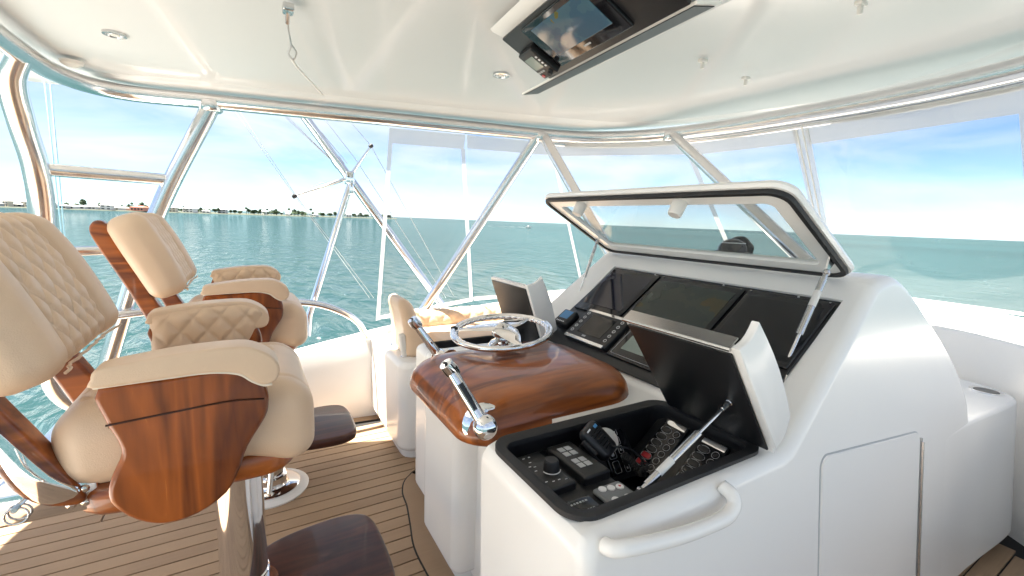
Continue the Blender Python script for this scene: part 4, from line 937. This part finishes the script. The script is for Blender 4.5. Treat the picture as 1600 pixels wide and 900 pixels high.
# throttle levers
def lever(base, tip, side_, nm='throttle_lever'):
    base, tip = Vector(base), Vector(tip); sgn = side_
    Mb = Matrix.Translation(base) @ Vector((0, 0, 1)).rotation_difference(Vector((-.35, -sgn, .30)).normalized()).to_matrix().to_4x4()
    e = finish(lathe([(0, .0), (.054, .0), (.054, .006), (.047, .012), (.0, .014)], 28, M=Mb), nm, 'chrome', con, 40); e.location = CO
    finish(lathe([(0, .066), (.022, .064), (.030, .054), (.031, .034), (.027, .010), (.027, 0)], 22, M=Mb), 'hub', 'chrome', e, 60)
    for k in range(3):
        a = rad(120*k+60); finish(lathe([(0, .004), (.005, .004), (.006, 0)], 8, M=Mb @ TR(.034*math.cos(a), .034*math.sin(a), .011)), 'bolt', 'steel', e, 40)
    c0 = Mb @ Vector((0, 0, .040)); dv = (tip-c0)
    ar = bmesh.new(); tube([c0, c0+dv*.3, c0+dv*.8, tip], [.019, .016, .0145, .013], 10, ar); finish(ar, 'arm', 'chrome', e, 60)
    sd = Vector((-.3, -sgn, .55)).normalized(); finish(tube([c0+dv*.28+sd*.007, c0+dv*.72+sd*.008], .0095, 8), 'arm_inlay', 'black_gloss', e, 60)
    finish(tube([tip+Vector((-.010, -.0, .012)), tip+Vector((.004, 0, -.006)), tip+Vector((.016, 0, -.020))], [.018, .020, .017], 14), 'grip', 'chrome', e, 60)
    bt_ = finish(lathe([(0, .003), (.006, .002), (.007, 0)], 10, M=Matrix.Translation(tip+Vector((-.011, 0, .0135)))), 'trim_button', 'black_rubber', e, 40)
    return e
lever((.497, .945, .885), (.418, .985, 1.033), 1)
lever((.60, 1.435, .885), (.500, 1.50, 1.03), -1)
# steering wheel
wc = Vector((.775, 1.35, 1.008)); WM = Matrix.Translation(wc) @ Matrix.Rotation(rad(-6), 4, 'Y') @ Matrix.Rotation(rad(3), 4, 'X')
wr = .176; sw = cpart(tube([WM @ Vector((wr*math.cos(2*math.pi*k/96), wr*math.sin(2*math.pi*k/96), 0)) for k in range(96)], .0105, 12, closed=True), 'steering_wheel', 'chrome', 180)
sc_ = tube([WM @ Vector(((wr-.009-.003*math.cos(k*math.pi/2))*math.cos(2*math.pi*k/168), (wr-.009-.003*math.cos(k*math.pi/2))*math.sin(2*math.pi*k/168), -.002)) for k in range(168)], .0075, 8, closed=True)
finish(sc_, 'finger_grips', 'chrome', sw, 180)
finish(lathe([(0, .030), (.012, .030), (.016, .026), (.028, .022), (.036, .010), (.036, -.012), (.028, -.020), (.026, -.034), (.045, -.042), (.052, -.052), (.052, -.060), (0, -.060)], 28, M=WM @ TR(0, 0, -.0)), 'hub', 'chrome', sw, 60)
for a_ in (150, 30, 270):
    A_ = rad(a_-8); dd_ = Vector((math.cos(A_), math.sin(A_), 0)); tt_ = Vector((-dd_.y, dd_.x, 0)); sb = bmesh.new(); prv = None
    for (s_, wv, h_, th) in ((.0, .040, .018, .006), (.05, .042, .016, .006), (.10, .030, .010, .005), (.14, .014, .004, .005), (.172, .012, 0, .005)):
        q = [sb.verts.new(WM @ (dd_*s_+tt_*wv*c_+Vector((0, 0, h_+th*d_)))) for (c_, d_) in ((-1, -.5), (-.7, .5), (.7, .5), (1, -.5))]
        if prv:
            for k in range(4): sb.faces.new((prv[k], prv[(k+1) % 4], q[(k+1) % 4], q[k]))
        else: sb.faces.new(q)
        prv = q
    sb.faces.new(prv); finish(sb, 'spoke', 'chrome', sw, 40)
finish(lathe([(0, .003), (.008, .003), (.010, 0)], 6, M=WM @ TR(0, 0, .030)), 'hub_nut', 'steel', sw, 30)
finish(rbox(.02, .026, .016, .004, 2, M=WM @ TR(wr*math.cos(rad(142)), wr*math.sin(rad(142)), .004)), 'spinner_clamp', 'black_rubber', sw, 40)

# ------------------------------------------------------------------ compass on the cowl
cpz = 1.283; cp = empty('compass', (1.80, 1.157, cpz-.01)); tag(cp, 'black dome compass with hood standing on the cowl behind the glass', 'compass')
finish(lathe([(0, 0), (.082, 0), (.086, .010), (.084, .030), (.070, .040), (0, .040)], 32), 'base', 'black_plastic', cp, 50)
finish(lathe([(.066, .036), (.060, .062), (.044, .084), (.020, .096), (0, .098)], 28), 'dome', 'black_gloss', cp, 60)
hd = bmesh.new(); prv = None
for k in range(13):
    a = rad(-62+124*k/12); hh_ = .10*math.sqrt(max(.12, math.cos((k-6)/6*1.35))); q = [hd.verts.new((r_*math.cos(a), r_*math.sin(a), z)) for (r_, z) in ((.082, .030), (.086, .030+hh_*.55), (.066, .030+hh_*.80), (.060, .030+hh_*.74), (.078, .030+hh_*.50), (.074, .030))]
    if prv:
        for j in range(6): hd.faces.new((prv[j], prv[(j+1) % 6], q[(j+1) % 6], q[j]))
    else: hd.faces.new(q)
    prv = q
hd.faces.new(prv); o = finish(hd, 'hood', 'black_plastic', cp, 50); o.rotation_euler = (0, 0, rad(5)); cp.scale = (.95, .95, .92)
finish(tube([(.050*math.cos(rad(a)), .050*math.sin(rad(a)), .078) for a in range(150, 300, 10)], .0025, 6), 'card_ring', 'white_mark', cp, 180)
# ------------------------------------------------------------------ radio handset in the tray
mk = empty('radio_microphone', (.728, .768, .868)); tag(mk, 'black hand microphone with coiled cord resting in the open tray', 'microphone'); mk.rotation_euler = (rad(42), rad(-18), rad(20))
def wm(p): return Vector((p.x*(1-.9*max(0, -p.y)-.6*max(0, p.y)), p.y, p.z))
finish(rbox(.066, .092, .034, .016, 4, warp=wm, sub=(3, 5, 1)), 'case', 'black_plastic', mk, 180)
for k in range(6): finish(rbox(.036-.003*k, .0028, .003, .001, 1, M=TR(-.002, .022-.009*k, .0175)), 'grille_slot', 'black_gloss', mk, 0)
finish(rbox(.012, .008, .003, .002, 2, M=TR(.012, .030, .0172)), 'blue_button', 'blue_mark', mk); finish(rbox(.014, .004, .002, .001, 1, M=TR(-.014, .034, .0172)), 'logo_mark', 'white_mark', mk, 0)
finish(rbox(.010, .045, .018, .005, 2, M=TR(-.036, .005, 0)), 'talk_key', 'black_rubber', mk)
coil = []; base_pts = cat_rom([(.745, .735, .865), (.79, .715, .855), (.825, .70, .815), (.84, .72, .775), (.835, .745, .79), (.83, .77, .80), (.85, .78, .77)], 24)
for i_, p in enumerate(base_pts):
    rr_ = 0.0 if i_ < 46 else .0075
    coil.append(p+Vector((math.cos(i_*1.25)*rr_, math.sin(i_*1.25)*rr_, math.sin(i_*1.25+1)*rr_*.7)))
o = finish(tube(coil, .0028, 6), 'cord', 'black_rubber', None, 180); o.parent = mk; o.matrix_parent_inverse = Matrix.Identity(4)
bpy.context.view_layer.update(); o.matrix_parent_inverse = mk.matrix_world.inverted()

# ------------------------------------------------------------------ overhead electronics box
oh = empty('overhead_console', (.85, 1.0, 1.93)); tag(oh, 'white overhead electronics box hanging from the hardtop with black panel', 'electronics box'); OO = (-.85, -1.0, -1.93)
def op(bm, nm, mt, sm=35, parent=None):
    o = finish(bm, nm, mt, parent or oh, sm)
    if parent is None: o.location = OO
    return o
pa, pb = Vector((.695, 0, 1.978)), Vector((.880, 0, 1.888))      # panel aft/top edge, forward/bottom edge
pu = (pb-pa); plen = pu.length; pu.normalize(); pn_ = Vector((pu.z, 0, -pu.x)); pn_ = pn_ if pn_.z < 0 else -pn_
op(prism([(.66, 2.0), (.668, 1.992), (.700, 1.984), (.880, 1.895), (1.02, 1.93), (1.10, 2.0)], .69, 1.33, 'Y', .01, 3), 'housing', 'gelcoat', 30)
OM = lambda s, yv, h=0: Matrix(((pu.x, 0, pn_.x, (pa+pu*s+pn_*h).x), (0, 1, 0, yv), (pu.z, 0, pn_.z, (pa+pu*s+pn_*h).z), (0, 0, 0, 1)))
op(rbox(plen-.004, .60, .012, .004, 2, M=OM(plen/2, 1.005, .006)), 'panel', 'black_plastic', 40)
e = op(rbox(.115, .085, .024, .006, 3, M=OM(.125, 1.245, .022)), 'radio', 'black_plastic', 40)
finish(rbox(.050, .050, .002, .0008, 1, M=OM(.115, 1.252, .0346)), 'screen', 'lcd', e, 0)
finish(lathe([(0, .014), (.008, .014), (.009, 0)], 14, M=OM(.165, 1.222, .033)), 'knob', 'black_rubber', e); finish(lathe([(0, .004), (.006, .004), (.006, 0)], 10, M=OM(.168, 1.272, .033)), 'red_button', 'red_plastic', e)
for k in range(4): finish(rbox(.007, .008, .002, .0008, 1, M=OM(.10+.013*k, 1.216, .0346)), 'key', 'white_mark', e, 0)
for k in range(3): finish(rbox(.007, .010, .002, .0008, 1, M=OM(.152, 1.275-.014*k, .0346)), 'key', 'grey_mark', e, 0)
e = op(rbox(.165, .33, .014, .005, 2, M=OM(.095, 1.02, .016)), 'display', 'black_gloss', 40)
finish(rbox(.110, .25, .002, .0008, 1, M=OM(.085, 1.02, .0236)), 'screen', 'screen_overhead', e, 0); finish(rbox(.006, .03, .001, .0004, 1, M=OM(.155, 1.02, .0236)), 'logo_mark', 'grey_mark', e, 0)
finish(lathe([(0, .004), (.006, .004), (.006, 0)], 10, M=OM(.05, .872, .022)), 'power_button', 'red_plastic', e)
fl = op(prism([(.885, 1.882), (.958, 1.898), (.957, 1.904), (.884, 1.889)], .70, 1.535, 'Y'), 'door_flap', 'gelcoat', 0)
finish(prism([(.889, 1.8805), (.950, 1.8938), (.950, 1.8958), (.889, 1.8825)], .71, 1.525, 'Y'), 'flap_lining', 'black_plastic', fl, 0)

oh.rotation_euler = (0, 0, rad(-5))
# ------------------------------------------------------------------ helm chairs
def make_chair(label):
    c = empty('helm_chair'); tag(c, label, 'chair', 'helm chairs at the console')
    def pt(bm, nm, mt, sm=60, parent=None, wn_=False): return finish(bm, nm, mt, parent or c, sm, wn_)
    # pedestal
    fl = pt(lathe([(0, .0), (.175, .0), (.178, .012), (.165, .020), (.15, .022), (0, .022)], 40), 'deck_ring', 'gelcoat', 40)
    pt(lathe([(0, .020), (.135, .020), (.137, .030), (.128, .036), (.085, .040), (.078, .050), (.078, .085), (.072, .092), (0, .092)], 40), 'base_flange', 'chrome', 40)
    pt(lathe([(.062, .03), (.062, .36), (.0635, .362), (.0635, .372), (.060, .374), (.056, .77), (0, .77)], 40), 'column', 'chrome', 40)
    pt(tube(cat_rom([(.05, -.09, .77), (.075, -.10, .73), (.07, -.105, .66)], 5), .007, 8), 'height_lever', 'steel')
    # footrest
    fr_ = pt(prism([(p.x, p.y) for p in cat_rom([(-.115, -.05, 0), (-.10, .07, 0), (0, .13, 0), (.10, .19, 0), (.24, .215, 0), (.345, .205, 0), (.395, .15, 0), (.405, 0, 0), (.395, -.15, 0), (.345, -.205, 0), (.24, -.215, 0), (.10, -.19, 0), (0, -.13, 0), (-.10, -.10, 0)], 5, True)], .268, .315, 'Z', .016, 4), 'footrest', 'varnished_teak_dark', 40)
    finish(lathe([(.064, .262), (.085, .262), (.085, .325), (.064, .325)], 28), 'clamp_ring', 'chrome', fr_, 40)
    # seat base and cushion
    pt(prism([(p.x, p.y) for p in cat_rom([(-.27, -.20, 0), (-.27, .20, 0), (.0, .215, 0), (.10, .20, 0), (.145, .12, 0), (.155, 0, 0), (.145, -.12, 0), (.10, -.20, 0), (.0, -.215, 0)], 6, True)], .760, .832, 'Z', .028, 5), 'seat_base', 'varnished_teak', 40)
    def ws(p):
        x, yv, z = p; f = max(0, (x-.10)/.13)
        z2 = z+.022*(1-(x/.24)**2)*(1-(yv/.25)**2) if z > 0 else z
        z2 -= .0*f
        if x > .1 and z < 0: z2 -= .045*f
        x2 = x+.012*math.sin((z+.09)/.18*math.pi)*(1 if x > 0 else 0)
        if z > .02: z2 += quilt(x, yv, (.085, .075), .006)*(1 if abs(yv) < .145 and -.2 < x < .17 else 0)
        if z > .02: z2 -= .005*math.exp(-((abs(yv)-.15)/.006)**2)
        return Vector((x2, yv*(1-.06*max(0, -x/.23)), z2))
    pt(rbox(.475, .475, .175, .065, 8, warp=ws, sub=(60, 60, 4), M=TR(-.072, 0, .905)), 'seat_cushion', 'leather', 180)
    SMx = TR(-.072, 0, .905)
    for s in (-1, 1):
        pt(tube([SMx @ (ws(Vector((x/100, s*.2345, .012)))+Vector((0, s*.0005, 0))) for x in range(-17, 18)], .0016, 5), 'seam', 'leather_welt', 180)
    # arms: teak cheek, welt, pad, quilted inside
    wood = [(-.206, .262), (-.201, .199), (-.188, .160), (-.182, .125), (-.198, .085), (-.207, .050), (-.200, .018), (-.168, -.022), (-.123, -.045), (-.068, -.041), (-.014, -.008), (.012, .040), (.030, .090), (.066, .150), (.074, .180), (.074, .208), (.062, .243), (.040, .262), (-.015, .272), (-.10, .268)]
    wood = [(p.x, p.z+.795) for p in cat_rom([(a, 0, b) for a, b in wood], 3, True)]
    pad = [(-.207, .272), (-.209, .295), (-.200, .318), (-.150, .330), (-.076, .342), (.02, .345), (.06, .330), (.088, .300), (.098, .268), (.090, .243), (.066, .236), (.045, .248), (.020, .268), (-.03, .278), (-.11, .276)]
    pad = [(p.x, p.z+.795) for p in cat_rom([(a, 0, b if b < .272 else .272+(b-.272)*.74) for a, b in pad], 3, True)]
    for s in (-1, 1):
        yo = .262*s
        pt(prism(wood, yo-.022, yo+.022, 'Y', .010, 3), 'arm_cheek', 'varnished_teak_figured', 40, None, True)
        groove = [(a, 0, b) for a, b in ((-.199, .985), (-.10, .992), (.0, .998), (.066, .992))]
        o = pt(tube([(a, yo+.0225*s, b) for a, _, b in cat_rom(groove, 5)], .0022, 6), 'groove_line', 'varnished_teak_dark')
        pd_ = pt(prism(pad, min(yo-s*.026, yo+s*.046), max(yo-s*.026, yo+s*.046), 'Y', .020, 5), 'arm_pad', 'leather', 60)
        lower = [(-.207, 1.068), (-.11, 1.071), (-.03, 1.072), (.02, 1.062), (.045, 1.042), (.066, 1.030), (.082, 1.030)]
        for t_ in (s,):
            finish(tube(cat_rom([(a, yo+.040*t_, b) for a, b in lower], 4), .0035, 6), 'welt', 'leather_welt', pd_, 180)
        # quilted inner panel, hanging below the pad
        ib = bmesh.new(); g = []; nx, nz = 56, 36
        for i in range(nx+1):
            row = []
            for j in range(nz+1):
                uu_, vv_ = i/nx, j/nz
                xx = -.205+.295*uu_*(1-.22*(1-vv_)**1.3)
                top_ = 1.078+.74*lerp_tab([(-.21, .0), (-.19, .022), (-.15, .036), (-.076, .048), (.02, .052), (.06, .036), (.088, .0), (.1, -.03)], xx)
                lo_ = .962; zz = lo_+(top_-lo_)*vv_
                edge = min(uu_, 1-uu_, vv_+.05, 1-vv_)
                puff = .026*(1-math.exp(-edge*11))
                row.append(ib.verts.new((xx, yo-s*(.018+puff+quilt(xx, zz, (.066, .080), .006)*min(1, edge*8)), zz)))
            g.append(row)
        for i in range(nx):
            for j in range(nz): ib.faces.new((g[i][j], g[i+1][j], g[i+1][j+1], g[i][j+1]))
        pt(ib, 'arm_lining', 'leather', 180)
    # back: two leaning teak posts, clamps, chrome fairings, cushion
    lean = math.atan2(.17, .50)
    for s in (-1, 1):
        yo = .195*s
        post = [(-.255, .815), (-.295, .805), (-.345, .84), (-.385, .93), (-.450, 1.09), (-.525, 1.26), (-.540, 1.315), (-.522, 1.345), (-.492, 1.335), (-.455, 1.25), (-.385, 1.08), (-.310, .93)]
        post = [(p.x, p.z) for p in cat_rom([(a, 0, b) for a, b in post], 4, True)]
        po = pt(prism(post, yo-.026, yo+.026, 'Y', .009, 3), 'back_post', 'varnished_teak', 40, None, True)
        for (x, z) in ((-.470, 1.30), (-.432, 1.20), (-.380, 1.085)): finish(rbox(.036, .05, .062, .008, 3, M=TR(x, yo, z, 0, rad(-19))), 'clamp', 'dark_bronze', po, 40)
        fr3 = [(-.375, 1.00), (-.362, .99), (-.300, .88), (-.262, .832), (-.315, .825), (-.355, .90)]
        pt(prism([(p.x, p.z) for p in cat_rom([(a, 0, b) for a, b in fr3], 4, True)], yo+s*.022, yo+s*.036, 'Y', .005, 2), 'fairing', 'chrome', 40)
    br_ = pt(rbox(.16, .42, .07, .008, 2, M=TR(-.315, 0, .815)), 'hinge_bracket', 'chrome', 40)
    for s in (-1, 1):
        for (x, z) in ((-.258, .830), (-.258, .800), (-.280, .830), (-.280, .800)): finish(lathe([(0, .006), (.006, .005), (.009, 0)], 10, M=TR(x, s*.210, z, rad(90) if s < 0 else rad(-90), 0, 0)), 'screw', 'chrome', br_, 50)
        finish(tube([(-.355+.017*math.cos(a*math.pi/8), s*.217, .805+.017*math.sin(a*math.pi/8)) for a in range(16)], .0022, 6, closed=True), 'pin_ring', 'steel', br_, 180)
        finish(tube([(-.355, s*.20, .820), (-.352, s*.232, .824)], .005, 8), 'hinge_pin', 'steel', br_)
    def wbk(p):
        x, yv, z = p; k = 0
        front = x > .012
        f = (z+.16)/.32
        yv2 = yv*(1.0-.13*max(0, (z-.02)/.15)**2 if z > .02 else 1.0)
        if front:
            if abs(yv) < .145: k = quilt(yv, z, (.062, .085), .007)+.002
            k -= .010*math.exp(-((abs(yv)-.150)/.007)**2)
            k += .018*max(0, 1-((abs(yv)-.205)/.055)**2) if abs(yv) > .15 else 0
            k += .010*(1-(z/.16)**2)
        x2 = x+k-.02*f
        return Vector((x2, yv2, z+.012*math.cos(yv/.25*math.pi/2)*(1 if z > 0 else 0)))
    BMx = TR(-.378, 0, 1.212, 0, rad(-21), 0)
    bk = pt(rbox(.105, .54, .335, .045, 8, warp=wbk, sub=(2, 76, 60), M=BMx), 'back_cushion', 'leather', 180)
    for s in (-1, 1):
        finish(tube([BMx @ wbk(Vector((.0535, s*.151, z/100)))+Vector((.003, 0, .002)) for z in range(-13, 15)], .0022, 6), 'piping', 'leather', bk, 180)
    ed = [BMx @ wbk(Vector((.040, yv/100, -.162))) for yv in range(-22, 23, 2)]
    finish(tube([p+Vector((.004, 0, -.002)) for p in ed], .0032, 6), 'piping', 'leather', bk, 180)
    return c
def copy_tree(o, parent=None):
    n_ = o.copy(); COL.objects.link(n_); n_.parent = parent
    for ch in list(o.children): copy_tree(ch, n_)
    return n_
ch1 = make_chair('beige quilted teak helm chair standing next to the open starboard deck')
ch2 = copy_tree(ch1); ch2['label'] = 'beige quilted teak helm chair standing beside the port rail'
ch1['label'] = 'beige quilted teak helm chair directly behind the steering wheel'
ch1.location = (-.05, 1.355, 0); ch2.location = (.045, 2.39, 0)
